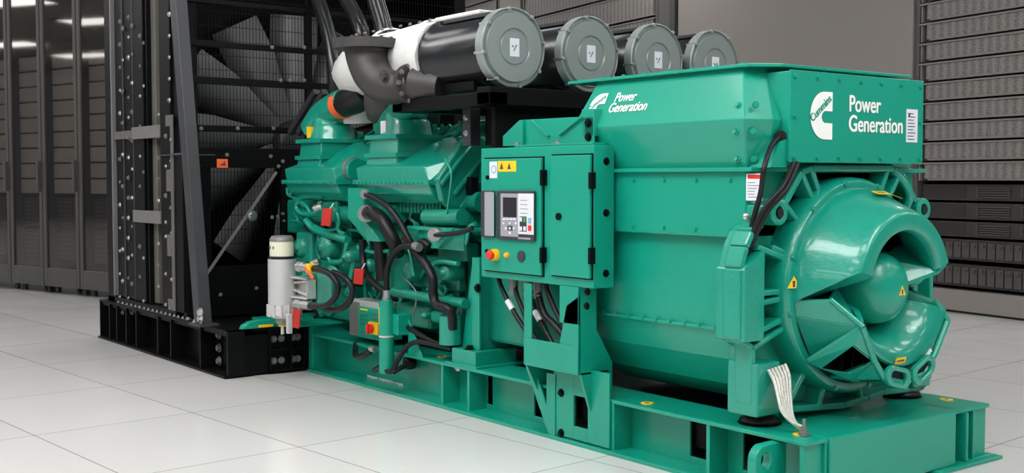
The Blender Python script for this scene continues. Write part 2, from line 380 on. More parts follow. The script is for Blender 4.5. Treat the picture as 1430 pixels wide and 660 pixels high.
# left row of glass-door racks
LF = Row((-13.546, -0.061, 0), (0.961, 0.277, 0))
edges = [-1.75, -0.62, 0.16, 0.95, 1.77, 2.62, 3.5, 4.4]
names = ['cut off by the left edge', 'leftmost whole one', 'second whole one from left', 'third whole one from left', 'touching the radiator outline', 'mostly hidden behind the radiator', 'at the hidden end of the row']
short = ['cut off cabinet', 'leftmost whole cabinet', 'second whole cabinet', 'third whole cabinet', 'cabinet touching the radiator outline']
for k in range(7):
    a0, a1 = edges[k], edges[k+1]
    t = thing('server_cabinet', 'tall dark glass door server cabinet, %s' % names[k], 'server cabinet', LF((a0+a1)/2, -0.4, 0), 'glass door server cabinets')
    m = MB(); LF.box(m, a0, a0+0.03, -0.95, 0, 0.1, 5.2); LF.box(m, a1-0.03, a1, -0.95, 0, 0.1, 5.2)
    LF.box(m, a0, a1, -0.95, -0.9, 0.1, 5.2); LF.box(m, a0, a1, -0.95, 0, 5.1, 5.2); LF.box(m, a0, a1, -0.95, 0, 0.1, 0.16)
    m.build('frame', RACKF, t, 0.004)
    d = MB(); w_ = 0.075
    LF.box(d, a0+0.01, a0+w_, 0.0, 0.05, 0.1, 5.15); LF.box(d, a1-w_, a1-0.01, 0.0, 0.05, 0.1, 5.15)
    LF.box(d, a0+w_, a1-w_, 0.0, 0.05, 0.1, 0.34); LF.box(d, a0+w_, a1-w_, 0.0, 0.05, 5.0, 5.15)
    dr = d.build('door', RACKM, t, 0.006)
    g = MB(); LF.box(g, a0+w_, a1-w_, 0.02, 0.03, 0.34, 5.0); g.build('glass', DOORGLASS, dr)
    h = MB(); LF.box(h, a1-w_+0.01, a1-0.02, 0.05, 0.1, 1.35, 1.75); h.build('handle', RACKM, dr, 0.008)
    for a in (a0+0.1, a1-0.1):
        for b in (-0.1, -0.55): MB().cyl(LF(a, b, 0), LF(a, b, 0.1), 0.035, seg=10).build('foot', RACKF, t)
    if k > 4: continue
    z = 1.32; i = 0
    while z < 3.0:
        s = MB(); LF.box(s, a0+0.10, a1-0.10, -0.7, -0.06, z, z+0.185)
        o = s.build('server', SRV, None, 0.01); settle(o)
        tag(o, 'grey server behind glass, %s from the bottom, %s' % ('lowest' if i == 0 else rows[i], short[k]), 'server', 'servers behind the glass doors'); z += 0.205; i += 1
    for zz, hh in ((0.42, 0.42), (0.88, 0.38)):
        s = MB(); LF.box(s, a0+0.10, a1-0.10, -0.7, -0.10, zz, zz+hh)
        s.cur = 1
        for q in range(6): LF.box(s, a0+0.14, a1-0.35, -0.10, -0.085, zz+0.04+q*hh/7, zz+0.06+q*hh/7)
        o = s.build('server', [RACKF, RACKM], None); settle(o)
        tag(o, 'dark drive server behind glass, %s, %s' % ('at the very bottom' if zz < 0.5 else 'just under the grey ones', short[k]), 'server', 'servers behind the glass doors')
# ---------------------------------------------------------------- green base frame
base = thing('base_frame', 'long green welded steel base frame carrying engine and alternator on the floor', 'base frame', (-2.4, 0.77, 0))
YB = 1.54
def beam(y0, s, name):
    """C-shaped side beam, flanges reaching from y0 inwards (s = +1 near side, -1 far side)"""
    m = MB(); X0, X1 = -4.80, 0.0
    m.box(X0, X1, y0, y0+s*0.30, 0.28, 0.30); m.box(X0, X1, y0-s*0.03, y0+s*0.2, 0, 0.022)
    holes = [(-2.66, -2.60), (-2.17, -2.02), (-1.78, -1.62), (-0.86, -0.72), (-0.50, -0.30)]; x = X0
    for a, b in holes+[(X1, None)]:
        m.box(x, a, y0+s*0.14, y0+s*0.155, 0.02, 0.285)
        if b: m.box(a, b, y0+s*0.14, y0+s*0.155, 0.02, 0.055); m.box(a, b, y0+s*0.14, y0+s*0.155, 0.255, 0.285); x = b
    o = m.build(name, GREEN, base, 0.003)
    for x in (-4.79, -2.98, -2.68, -1.33, -0.61, -0.03):
        MB().box(x-0.012, x+0.012, y0+s*0.006, y0+s*0.141, 0.02, 0.281).build('stiffener', GREEN, base, 0.002)
    return o
nb = beam(0, 1, 'side_beam'); beam(YB, -1, 'side_beam')
MB().box(-1.40, -1.30, 0.004, 0.14, 0.02, 0.281).build('stiffener', GREEN, base, 0.002)
MB().box(-4.6, -0.66, 0.17, YB-0.17, 0.10, 0.275).build('shade_filler', BLACK, base, 0.004)  # black box added to darken the beam openings and soak up floor bounce
m = MB(); m.box(-0.62, 0.0, 0.28, YB-0.28, 0.28, 0.3); m.box(-0.30, 0.015, 0.16, 1.20, 0.02, 0.302); m.box(-0.30, 0.015, 1.3, 1.32, 0.02, 0.28)
m.box(-0.30, 0.05, 1.0, 1.6, 0, 0.02); m.build('end_beam', GREEN, base, 0.006)
for x in (-4.7,): MB().box(x-0.05, x+0.05, 0.16, YB-0.16, 0.04, 0.28).build('cross_beam', GREEN, base, 0.004)
MB().box(-5.45, -4.75, -0.2, YB, 0.36, 0.38).build('end_plate', GREEN, base, 0.004)
MB().box(-4.85, -4.79, 0.0, YB, 0.02, 0.37).build('end_stiffener', GREEN, base, 0.004)
def eye(x, yc, zc, r, y_in, zlow, name='lifting_eye', t=0.05):
    """rounded plate with a hole, standing across the frame"""
    s = 1 if y_in > yc else -1; n = 24; out, hol = [], []
    for i in range(n):
        a = 2*math.pi*i/n; cy, cz = math.cos(a), math.sin(a)
        hol.append((x, yc+s*0.033*cy, zc+0.04*cz))
        if cy > 0: p = (x, y_in, zc+(r if cz > 0 else (zlow-zc))*min(1, abs(cz)*1.3))
        elif cz < 0: p = (x, yc-s*r*min(1, abs(cy)*1.5), zlow+(zc-zlow)*(1-min(1, abs(cz)*1.5)))
        else: p = (x, yc+s*r*cy, zc+r*cz)
        out.append(p)
    return MB().hole_plate(out, hol, (-t, 0, 0)).build(name, GREEN, base, 0.006)
eye(-0.16, -0.085, 0.20, 0.075, 0.06, 0.03); eye(-0.16, 1.64, 0.16, 0.06, 1.5, 0.06)
m = MB(); a = P(337, 465, X=-4.86); b = P(408, 463, X=-4.86)
m.prism([(-4.86, -0.56, 0.36), (-4.86, -0.54, 0.395), (-4.86, -0.49, 0.42), (-4.86, -0.40, 0.432), (-4.86, -0.05, 0.432), (-4.86, -0.05, 0.36)], (-0.06, 0, 0)).build('lifting_eye', GREEN, base, 0.012)
MB().box(-4.855, -4.85, -0.42, -0.30, 0.37, 0.39).build('sticker', YELLOW, base)
o = lettering('power.cummins.com', P(513, 528, Y=0.139), (1, 0, 0), (0, 0, 1), 0.062, WHITE, nb, 'lettering', 0.02, 0.001, width=0.50)
for x, y in ((-3.15, 0.12), (-1.12, 0.08), (-0.2, 1.45), (-0.13, 0.12)):
    k = MB(); k.cyl((x, y, 0.3), (x, y, 0.304), 0.035, seg=24); k.cur = 1; k.cyl((x, y, 0.304), (x, y, 0.306), 0.014, seg=12)
    k.build('sticker', [YELLOW, GREYST], base)
for x in (-4.55, -4.2): bolt(base, (-4.80, 0.10, 0.1 if x < -4.3 else 0.2), (-1, 0, 0), 0.012)
# ---------------------------------------------------------------- alternator
alt = thing('alternator', 'big green boxy alternator with round finned end bell at the near end of the frame', 'alternator', (-0.9, 0.77, 0.3))
YC, ZC = 0.77, 0.955
# barrel body
sec = [(0.13, 1.22), (0.13, 0.74), (0.18, 0.59), (0.28, 0.44), (0.43, 0.345), (0.62, 0.31), (0.92, 0.31), (1.11, 0.345), (1.26, 0.44), (1.36, 0.59), (1.41, 0.74), (1.41, 1.22)]
m = MB(); m.loft([[(x, y, z) for y, z in sec] for x in (-1.66, -0.45)]); m.box(-1.66, -0.44, 0.115, 0.13, 0.735, 0.755)
body = m.build('frame_body', GREEN, alt, 0.006)
for i in range(12): bolt(body, (-1.62+i*0.105, 0.117, 0.755), (0, -1, 0), 0.009, GREEN)
m = MB(); m.box(-1.95, -0.44, 0.075, 1.465, 1.215, 1.545); side = m.build('side_cover', GREEN, alt, 0.008)
for i in range(5): bolt(side, (-1.46+i*0.23, 0.075, 1.50), (0, -1, 0), 0.010, GREEN)
for i in range(5): bolt(side, (-1.46+i*0.23, 0.075, 1.25), (0, -1, 0), 0.010, GREEN)
MB().box(-1.98, -0.38, 0.045, 1.495, 1.54, 1.56).build('seam_flange', GREEN, alt, 0.003)
def ring8(z, x0, x1, y0, y1, c, e=0.05):
    return [(x0+c, y0, z), (x1-e, y0, z), (x1, y0+c, z), (x1, y1-c, z), (x1-e, y1, z), (x0+c, y1, z), (x0, y1-c, z), (x0, y0+c, z)]
hd = MB().loft([ring8(1.558, -1.98, -0.40, 0.09, 1.45, 0.10), ring8(1.79, -1.80, -0.34, 0.0, 1.42, 0.15), ring8(2.05, -1.68, -0.46, 0.13, 1.36, 0.10)]).build('top_housing', GREEN, alt, 0.006)
MB().prism([(-1.80, 0.09, 2.05), (-0.45, 0.09, 2.05), (-0.36, 0.24, 2.05), (-0.36, 1.30, 2.05), (-0.45, 1.45, 2.05), (-1.80, 1.45, 2.05)], (0, 0, 0.016)).build('top_flange', GREEN, alt, 0.003)
for i in range(8): bolt(hd, (-1.70+i*0.17, 0.12, 2.066), (0, 0, 1), 0.010, GREEN)
for z in (1.60, 1.73, 1.86):
    yy = 0.09-(z-1.56)*0.39 if z < 1.79 else (z-1.79)*0.5
    xr = -0.47+(z-1.56)*0.26 if z < 1.79 else -0.40-(z-1.79)*0.3
    for dx in (-0.035,): bolt(hd, (xr+dx, yy-0.002, z), (0, -1, 0.3), 0.012, GREEN)
    bolt(hd, (xr+0.045, yy+0.03, z), (0.7, -0.7, 0), 0.012, GREEN)
# sloping facet emblem on the left
f0, f1 = V((0, 0.0, 1.79)), V((0, 0.13, 2.05)); fu = (f1-f0).normalized(); fn = V((0, -fu.z, fu.y))
eb = V((-1.57, 0, 0))+f0+fu*0.045+fn*0.002
emblem(eb, (1, 0, 0), fu, 0.165, hd, 'Cummins')
lettering('Power', eb+V((0.19, 0, 0))+fu*0.105, (1, 0, 0), fu, 0.082, WHITE, hd, 'lettering', 0.02, 0.002, width=0.17, shear=0.15)
lettering('Generation', eb+V((0.17, 0, 0))+fu*0.04, (1, 0, 0), fu, 0.082, WHITE, hd, 'lettering', 0.03, 0.002, width=0.30, shear=0.15)
# terminal box across the end
tb = MB().box(-0.62, -0.30, 0.22, 1.315, 1.59, 2.025).build('terminal_box', GREEN, alt, 0.004)
MB().box(-0.298, -0.288, 0.215, 1.32, 1.585, 2.03).build('cover_plate', GREEN, tb, 0.002)
for i in range(7):
    for z in (2.0, 1.612): bolt(tb, (-0.288, 0.245+i*0.174, z), (1, 0, 0), 0.011, GREEN)
for y in (0.245, 1.29): bolt(tb, (-0.288, y, 1.81), (1, 0, 0), 0.011, GREEN)
emblem((-0.286, 0.362, 1.70), (0, 1, 0), (0, 0, 1), 0.235, tb, 'Cummins')
lettering('Power', (-0.286, 0.665, 1.845), (0, 1, 0), (0, 0, 1), 0.118, WHITE, tb, 'lettering', 0.03, 0.001, width=0.268)
lettering('Generation', (-0.286, 0.665, 1.745), (0, 1, 0), (0, 0, 1), 0.118, WHITE, tb, 'lettering', 0.03, 0.001, width=0.462)
m = MB().box(-0.288, -0.285, 1.165, 1.265, 1.70, 1.875); m.cur = 1
for i in range(9): m.box(-0.285, -0.2845, 1.175, 1.175+rnd.uniform(0.05, 0.08), 1.713+i*0.017, 1.718+i*0.017)
m.box(-0.285, -0.284, 1.18, 1.195, 1.835, 1.855).build('rating_label', [PAPER, INK], tb)
MB().prism([(-0.31, 0.10, 1.56), (-0.31, 0.22, 1.56), (-0.31, 0.22, 1.7), (-0.31, 0.17, 1.68)], (-0.2, 0, 0)).build('shroud', GREEN, tb)
m = MB().box(-0.448, -0.40, 0.072, 0.0745, 1.33, 1.52); m = MB().box(-0.435, -0.335, 0.071, 0.074, 1.40, 1.53); m.cur = 1; m.box(-0.425, -0.345, 0.0705, 0.071, 1.505, 1.525)
for i in range(6): m.cur = 2; m.box(-0.425, -0.425+rnd.uniform(0.04, 0.08), 0.0705, 0.071, 1.415+i*0.014, 1.418+i*0.014)
m.build('danger_label', [PAPER, REDSW, INK], alt)
# drive end casting
XF = -0.34
def pf(x, y, X=XF): return P(x, y, X=X)
rim_px = [(1122, 240), (1136, 235), (1250, 235), (1262, 244), (1281, 281), (1292, 281), (1297, 290), (1296, 302), (1290, 306), (1300, 330), (1303, 470), (1299, 530), (1288, 542),
          (1236, 547), (1214, 556), (1180, 566), (1098, 572), (1053, 566), (1053, 486), (1036, 474), (1037, 375), (1044, 345), (1053, 324), (1067, 312), (1069, 286), (1088, 281), (1098, 285)]
rim = [pf(*q) for q in rim_px]
m = MB(); m.prism([V((-0.50, p.y, p.z)) for p in rim], (0.06, 0, 0))
n = len(rim)
cen = V((0, YC, ZC))
def barx(a, b, w_, x0=-0.45, x1=XF, mb=None):
    a, b = V((0, a[0], a[1])), V((0, b[0], b[1])); d = (b-a).normalized(); s = V((0, -d.z, d.y))*w_/2
    (mb or m).prism([V((x0, q.y, q.z)) for q in (a-s, b-s, b+s, a+s)], (x1-x0, 0, 0))
for i in range(n): barx((rim[i].y, rim[i].z), (rim[(i+1) % n].y, rim[(i+1) % n].z), 0.035)
def rib(px_, py_, w_=0.03, r=0.54):
    p = pf(px_, py_); d = V((0, p.y-YC, p.z-ZC)).normalized()
    barx((YC+d.y*r, ZC+d.z*r), (p.y, p.z), w_)
for q in ((1136, 237), (1122, 242), (1242, 237), (1258, 245), (1098, 285), (1284, 290), (1300, 335), (1303, 470), (1060, 410), (1060, 424), (1054, 486), (1080, 345), (1100, 570), (1145, 570), (1205, 560), (1060, 345), (1058, 465)): rib(*q)
# lugs
for q in ((1085, 297), (1287, 292)):
    p = pf(*q); n_ = 20
    o_ = [(-0.45, p.y+0.062*math.cos(2*math.pi*i/n_), p.z+0.062*math.sin(2*math.pi*i/n_)) for i in range(n_)]
    h_ = [(-0.45, p.y+0.026*math.cos(2*math.pi*i/n_), p.z+0.030*math.sin(2*math.pi*i/n_)) for i in range(n_)]
    m.hole_plate(o_, h_, (0.13, 0, 0))
    k = MB().cyl((-0.318, p.y, p.z), (-0.317, p.y, p.z), 0.024, seg=18); k.build('lug_hole_shade', VOID, alt)  # black disc stands in for the shade inside the lug
# side box and feet
a = pf(1036, 345); b = pf(1062, 474)
m.loft([[(-0.5, p[0], p[1]) for p in ((a.y, a.z-0.1), (b.y, a.z-0.02), (b.y, b.z), (a.y-0.0, b.z))], [(XF+0.02, p[0], p[1]) for p in ((a.y, a.z-0.1), (b.y, a.z-0.02), (b.y, b.z), (a.y-0.0, b.z))]])
for yy in ((0.02, 0.19), (1.31, 1.47)):
    m.box(-0.50, -0.31, yy[0], yy[1], 0.36, 0.62)
cast = m.build('end_casting', GREENC, alt, 0.010)
MB().lathe((-0.46, YC, ZC), (1, 0, 0), [(0, 0.56), (0.10, 0.56), (0.14, 0.555), (0.165, 0.54), (0.165, 0.50), (0, 0.48)], 64, closed=True).build('bell_ring', GREENC, alt, 0.004)
for a_ in range(0, 360, 30): bolt(alt, (-0.30, YC+0.535*math.cos(R(a_+12)), ZC+0.535*math.sin(R(a_+12))), (1, 0, 0), 0.012, GREENC)
# end bell: conical hood over the upper half, faceted hood below
XB0, XB1 = -0.31, 0.0
m = MB(); HP = [(0, 0.515), (0.06, 0.498), (0.12, 0.472), (0.19, 0.44), (0.25, 0.415), (0.295, 0.395), (0.31, 0.38), (0.312, 0.30), (0.27, 0.285), (0.14, 0.33), (0.0, 0.42)]
HN = 48; vs = []
for t_, r_ in HP:
    a0, a1 = -98+t_/0.31*24, 95-t_/0.31*24
    for i in range(HN+1): a = R(a0+(a1-a0)*i/HN); vs.append((XB0+t_, YC+r_*math.sin(a), ZC+r_*math.cos(a)))
fs = [(k*(HN+1)+i, k*(HN+1)+i+1, ((k+1) % len(HP))*(HN+1)+i+1, ((k+1) % len(HP))*(HN+1)+i) for k in range(len(HP)) for i in range(HN)]
m.add(vs, fs, True); m.add(vs, [tuple(k*(HN+1) for k in range(len(HP))), tuple(k*(HN+1)+HN for k in range(len(HP)))])
hood = m.build('hood', GREENC, alt, 0.010)
# inner dish and hub
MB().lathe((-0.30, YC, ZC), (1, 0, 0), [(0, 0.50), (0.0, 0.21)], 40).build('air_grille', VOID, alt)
m = MB().lathe((-0.29, YC, ZC), (1, 0, 0), [(0, 0.20), (0.09, 0.215), (0.20, 0.28), (0.285, 0.37), (0.27, 0.385), (0.18, 0.30), (0.07, 0.24), (0, 0.23)], 40, 108, 252, closed=True)
m.build('dish', GREENC, alt)
hub = MB().lathe((-0.30, YC, ZC), (1, 0, 0), [(0, 0.19), (0.10, 0.186), (0.15, 0.178), (0.19, 0.160), (0.22, 0.130), (0.242, 0.088), (0.250, 0.04), (0.252, 0.0)], 48).build('hub_cover', GREEN, alt)
# horizontal baffle ledges visible in the upper opening
def quad(mb, a, b, c, d, t=(0, 0, -0.02)): mb.prism([a, b, c, d], t)
m = MB(); quad(m, (-0.28, YC+0.17, ZC+0.03), (-0.28, YC+0.40, ZC+0.02), (-0.01, YC+0.345, ZC+0.10), (-0.03, YC+0.08, ZC+0.19)) if False else None
m.prism([(-0.27, YC+0.08, ZC+0.15), (-0.27, YC+0.38, ZC+0.21), (-0.005, YC+0.345, ZC+0.125), (-0.02, YC+0.30, ZC+0.085), (-0.10, YC+0.16, ZC+0.03)], (0, 0.0, -0.02)).build('baffle', GREENC, alt)
# lower faceted hood
def RG(a, r=0.505, X=XB0): return V((X, YC+r*math.sin(R(a)), ZC+r*math.cos(R(a))))
def F(y, z, X=0.0): return V((X, y, z))
f_ = [F(0.415, 0.80), F(0.515, 0.625), F(0.60, 0.53), F(0.76, 0.495), F(0.93, 0.525), F(1.03, 0.62), F(1.135, 0.775)]
gA = [RG(265), RG(256), RG(224), RG(205), RG(180), RG(155), RG(136), RG(104), RG(95)]
nt_ = F(0.335, 0.925, -0.13); ntr = F(1.09, 0.88, -0.05)
m = MB()
def tri(*pts, t=0.018, mb=None):
    pts = [V(p) for p in pts]; nn = (pts[1]-pts[0]).cross(pts[2]-pts[0]).normalized()
    cc = sum(pts, V())/len(pts)
    if nn.dot(cc-V((-0.15, YC, ZC))) > 0: nn = -nn
    (mb or m).prism(pts, nn*t)
tri(gA[0], nt_, f_[0], gA[1])                    # upper left lip
tri(gA[1], f_[0], gA[2])                         # big left facet
def framed(a, b, c, d, s=0.62, s2=None):
    pts = [V(p) for p in (a, b, c, d)]; cc = sum(pts, V())/4
    if (pts[2]-pts[3]).length < 1e-5: cc = sum(pts[:3], V())/3
    inn = [cc+(p-cc)*s for p in pts]
    nn = (pts[1]-pts[0]).cross(pts[2]-pts[0]).normalized()
    if nn.dot(cc-V((-0.15, YC, ZC))) > 0: nn = -nn
    m.hole_plate(pts, inn, nn*0.02)
oq = [V(f_[0]), V(f_[1]), P(1190, 531, X=-0.14), P(1128, 505, X=-0.27)]
hq = [P(1193, 482, X=-0.04), P(1222, 505, X=-0.01), P(1186, 520, X=-0.13), P(1148, 514, X=-0.22)]
m.hole_plate(oq, hq, (-0.02, 0, 0)); tri(f_[0], oq[3], gA[2]); tri(f_[1], f_[2], oq[2])
tri(f_[1], f_[2], gA[3]); framed(f_[2], f_[3], gA[4], gA[3], 0.55); framed(f_[3], f_[4], gA[5], gA[4], 0.55)
tri(f_[4], f_[5], gA[5]); framed(f_[5], f_[6], gA[7], gA[6], 0.5); tri(f_[5], gA[6], gA[5])
tri(f_[6], gA[7], gA[8]); tri(f_[6], ntr, gA[8])
# nose band with two slots
def band(a, b, dz): m.prism([a, b, b+V((0.035, 0, -dz)), a+V((0.035, 0, -dz))], (-0.018, 0, -0.004))
hood2 = m.build('lower_hood', GREENC, alt, 0.004)
m = MB()
lip = [f_[0], f_[1], f_[2], f_[3], f_[4], f_[5], f_[6]]
for a, b in zip(lip, lip[1:]): m.cyl(a+V((-0.006, 0, 0)), b+V((-0.006, 0, 0)), 0.017, seg=10)
for s in ((f_[0], nt_), (f_[6], ntr)): m.cyl(s[0], s[1], 0.014, seg=10)
m.build('hood_lip', GREENC, alt)
# inner surface of the lower hood: a bowl from the hub out to the lip
m = MB(); inn = [V((-0.27, YC+0.2*math.sin(R(a)), ZC+0.2*math.cos(R(a)))) for a in (285, 245, 215, 195, 175, 150, 125, 80)]
out = [nt_]+lip+[ntr]; inn = [V((-0.27, YC+0.2*math.sin(R(a)), ZC+0.2*math.cos(R(a)))) for a in (275, 250, 228, 205, 180, 155, 132, 110, 85)]
for i in range(len(out)-1): m.prism([inn[i], out[i], out[i+1], inn[i+1]], (-0.012, 0, 0))
m.build('bowl', GREENC, alt)
def slot(y, z, w_, h_, par, x=0.012, tilt=0.0):
    pts = []
    for i in range(20):
        a = 2*math.pi*i/20; yy = (w_/2-h_/2)*(1 if math.cos(a) > 0 else -1)+h_/2*math.cos(a); zz = h_/2*math.sin(a)
        pts.append((x, y+yy*math.cos(tilt)-zz*math.sin(tilt), z+yy*math.sin(tilt)+zz*math.cos(tilt)))
    return pts
m = MB()
for (y, z, tl) in ((0.675, 0.535, -0.25), (0.89, 0.55, 0.42)):
    o_ = slot(y, z, 0.20, 0.105, None, 0.0, tl); h_ = slot(y, z, 0.13, 0.055, None, 0.0, tl); m.hole_plate(o_, h_, (0.03, 0, 0))
nose = m.build('nose_slot_frame', GREENC, alt, 0.008)
for (y, z, tl) in ((0.675, 0.535, -0.25), (0.89, 0.55, 0.42)): MB().prism(slot(y, z, 0.14, 0.065, None, -0.002, tl), (0.004, 0, 0)).build('slot_shade', VOID, nose)  # shade behind the slots, put in as black plates
# inner finned rotor seen through the hood openings
m = MB()
for i in range(28):
    a = R(i*360/28); m.bar((-0.28, YC+0.22*math.cos(a), ZC+0.22*math.sin(a)), (-0.28, YC+0.45*math.cos(a), ZC+0.45*math.sin(a)), 0.012, 0.05, up=(1, 0, 0))
m.build('fan_vanes', BLACK, alt)
# warning stickers
def warn(p, rt, u, s, par, tri_=True):
    p, rt, u = V(p), V(rt).normalized(), V(u).normalized(); nn = rt.cross(u)
    m = MB()
    pts = [p-rt*s, p+rt*s, p+u*s*1.7] if tri_ else [p-rt*s*1.5-u*s*0.6, p+rt*s*1.5-u*s*0.6, p+rt*s*1.5+u*s*0.6, p-rt*s*1.5+u*s*0.6]
    m.prism(pts, nn*0.002); m.cur = 1
    m.prism([p-rt*s*0.16+u*s*0.15+nn*0.002, p+rt*s*0.16+u*s*0.15+nn*0.002, p+rt*s*0.2+u*s*1.0+nn*0.002, p-rt*s*0.2+u*s*1.0+nn*0.002] if tri_ else [p-rt*s-u*s*0.15+nn*0.002, p+rt*s-u*s*0.15+nn*0.002, p+rt*s+u*s*0.15+nn*0.002, p-rt*s+u*s*0.15+nn*0.002], nn*0.001)
    return m.build('warning_sticker', [YELLOW, INK], par)
warn((-0.05, YC+0.03, 0.925), (0, 1, 0), (0, 0, 1), 0.028, hub)
pp = RG(272, 0.517, -0.29); warn(pp+V((0.004, 0, 0)), (0.35, 0.9, 0), (0, 0, 1), 0.036, alt)
for a_, da in ((1, 0), (13, 0)):
    rr = 0.468; c = V((-0.17, YC+rr*math.sin(R(a_)), ZC+rr*math.cos(R(a_)))); tg = V((0, math.cos(R(a_)), -math.sin(R(a_)))); nn = V((0.32, math.sin(R(a_)), math.cos(R(a_)))).normalized()
    warn(c+nn*0.012, tg, nn.cross(tg), 0.036, hood, False)
warn((0.0, 0.72, 0.61), (0, 1, 0), (0.3, 0, 0.95), 0.028, alt, False)
# cable gland hoses
p1 = [P(1090, 190, Y=0.20), P(1077, 204, Y=0.12), P(1067, 235, Y=0.03), P(1062, 270, Y=0.04), P(1050, 315, Y=0.04), P(1040, 380, Y=0.05), P(1038, 460, Y=0.09), P(1042, 540, Y=0.13)]
hose(alt, p1, 0.013, 'cable')
hose(alt, [P(1108, 228, Y=0.24), P(1092, 262, Y=0.12), P(1068, 290, Y=0.05), P(1054, 318, Y=0.03), P(1044, 350, Y=0.03), P(1041, 400, Y=0.06)], 0.013, 'cable')
hose(alt, [P(1114, 228, Y=0.26), P(1098, 264, Y=0.14), P(1074, 292, Y=0.07), P(1058, 322, Y=0.04), P(1049, 345, Y=0.04)], 0.013, 'cable')
MB().cyl(P(1090, 190, Y=0.215), P(1090, 190, Y=0.19), 0.028).build('grommet', RUBBER, alt)
MB().lathe(P(1045, 302, Y=0.07), (0, -1, 0), [(0, 0.012), (0.02, 0.02), (0.03, 0.012), (0.032, 0)], 16).build('knob', ZINC, alt)
hose(alt, [P(1240, 232, X=-0.38), P(1262, 256, X=-0.34), P(1270, 275, X=-0.33), P(1264, 292, X=-0.36)], 0.022, 'conduit', GREENC)
# vibration mounts and earthing strap
for x, y in ((-0.42, 0.17), (-0.42, 1.36), (-1.75, 0.25), (-1.75, 1.30)):
    t = thing('vibration_mount', {(-0.42, 0.17): 'black rubber mount under the alternator foot beside the silver braided strap', (-0.42, 1.36): 'black rubber mount under the far right corner of the alternator',
        (-1.75, 0.25): 'black rubber mount under the alternator behind the control cabinet stand', (-1.75, 1.30): 'black rubber mount hidden at the far engine end of the alternator'}[(x, y)], 'rubber mount', (x, y, 0.3))
    MB().lathe((x, y, 0.302), (0, 0, 1), [(0, 0.0), (0, 0.095), (0.02, 0.1), (0.03, 0.078), (0.055, 0.078), (0.063, 0.0)], 28).build('pad', RUBBER, t)
    if x > -1: MB().cyl((x, y, 0.301), (x, y, 0.306), 0.108).build('washer', BLACK, t)
st = thing('braided_strap', 'silver braided earthing strap bundle curving from the alternator foot to the frame', 'earth strap', P(1125, 603, X=-0.1))
q0 = [(1085, 512), (1092, 528), (1095, 552), (1100, 578), (1112, 594), (1125, 602)]
for k in (-0.6, 0.4, 1.4, 2.4, 3.4, 4.4):
    X = -0.30; pts = [P(x+(k-2)*4.6*(1-i*0.12), y+(k-2)*(-1.6 if i < 2 else 0.5*i), X=X+0.035*i) for i, (x, y) in enumerate(q0)]
    MB().tube(pts, 0.0085, seg=8).build('strap', BRAID, st)
p = P(1123, 604, X=-0.1); m = MB().cyl((p.x, p.y, 0.302), (p.x, p.y, 0.345), 0.014, seg=12).cyl((p.x, p.y, 0.302), (p.x, p.y, 0.32), 0.026, seg=6).cyl((p.x, p.y, 0.345), (p.x, p.y, 0.38), 0.008, seg=8); m.build('clamp_bolt', [GREYST], st)
# ---------------------------------------------------------------- control cabinet
cab = thing('control_cabinet', 'green wall box control cabinet with two doors and a grey instrument panel', 'control cabinet', (-1.87, -0.03, 0.905))
XA, XZ = P(672, 300, Y=-0.1).x, P(829, 300, Y=-0.1).x
m = MB().box(XA, XZ, -0.1, 0.05, 0.91, 1.69); cb = m.build('body', GREEN, cab, 0.004)
MB().box(XA-0.07, XA+0.1, -0.05, 0.05, 0.96, 1.62).build('side_flange', GREEN, cab, 0.004)
for z in (1.60, 1.32, 0.99): bolt(cb, (XZ, -0.01, z), (1, 0, 0), 0.014, BLACK)
def rectp(mb, x0, y0, x1, y1, Y, t):
    a = P(x0, y0, Y=Y); b = P(x1, y1, Y=Y); xm = (x0+x1)/2
    zt = P(x0, y0, Y=Y).z; zb = P(x0, y1, Y=Y).z
    mb.box(a.x, b.x, Y-t, Y, zb, zt); return a.x, b.x, zb, zt
def door(x0, x1, zt, zb, lab=None):
    a, b = P(x0, 300, Y=-0.112).x, P(x1, 300, Y=-0.112).x
    MB().box(a-0.008, b+0.008, -0.104, -0.1, zb-0.008, zt+0.008).build('door_gasket', BLACK, cab)
    return MB().box(a, b, -0.122, -0.103, zb, zt).build('door', GREEN, cab, 0.004)
d1 = door(676, 757, 1.625, 0.955); d2 = door(770, 825, 1.635, 0.965)
def px_x(x, Y=-0.122): return P(x, 300, Y=Y).x
def px_z(x, y, Y=-0.122): return P(x, y, Y=Y).z
def panelbox(x0, y0, x1, y1, Y, t, material, name, par, bev=0.0):
    m = MB(); a = P(x0, y0, Y=Y); b = P(x1, y1, Y=Y); zt = P((x0+x1)/2, y0, Y=Y).z; zb = P((x0+x1)/2, y1, Y=Y).z
    m.box(a.x, b.x, Y-t, Y, zb, zt); return m.build(name, material, par, bev)
e1 = panelbox(675, 266, 692, 331, -0.122, 0.02, PDARK, 'side_panel', d1, 0.004); panelbox(677, 268, 690, 329, -0.142, 0.002, PGREY, 'panel_face', e1)
e2 = panelbox(696.5, 266, 749, 335, -0.122, 0.02, PDARK, 'display_panel', d1, 0.006)
def dp(x0, y0, x1, y1, mt, nm, t=0.003, Y=-0.142): return panelbox(x0, y0, x1, y1, Y, t, mt, nm, e2)
dp(699.5, 270, 724, 330, PGREY, 'panel_face'); dp(724, 270, 745.5, 327, PWHITE, 'panel_face')
dp(703, 275.5, 722, 303, SCREEN, 'screen', 0.004)
for i in range(4): dp(703+i*4.8, 304.5, 706.8+i*4.8, 307, PWHITE, 'button', 0.007)
for (a, b) in ((703, 310), (711.5, 310), (720, 310), (706, 317), (711.5, 317), (717, 317), (711.5, 323.5)): dp(a, b, a+2.6, b+3, PWHITE, 'button', 0.006)
dp(709.5, 315, 716.5, 321.5, PDARK, 'button', 0.005)
for i in range(4):
    dp(727, 279+i*6, 736+rnd.random()*2, 280.2+i*6, PGREY, 'caption_line', 0.004)
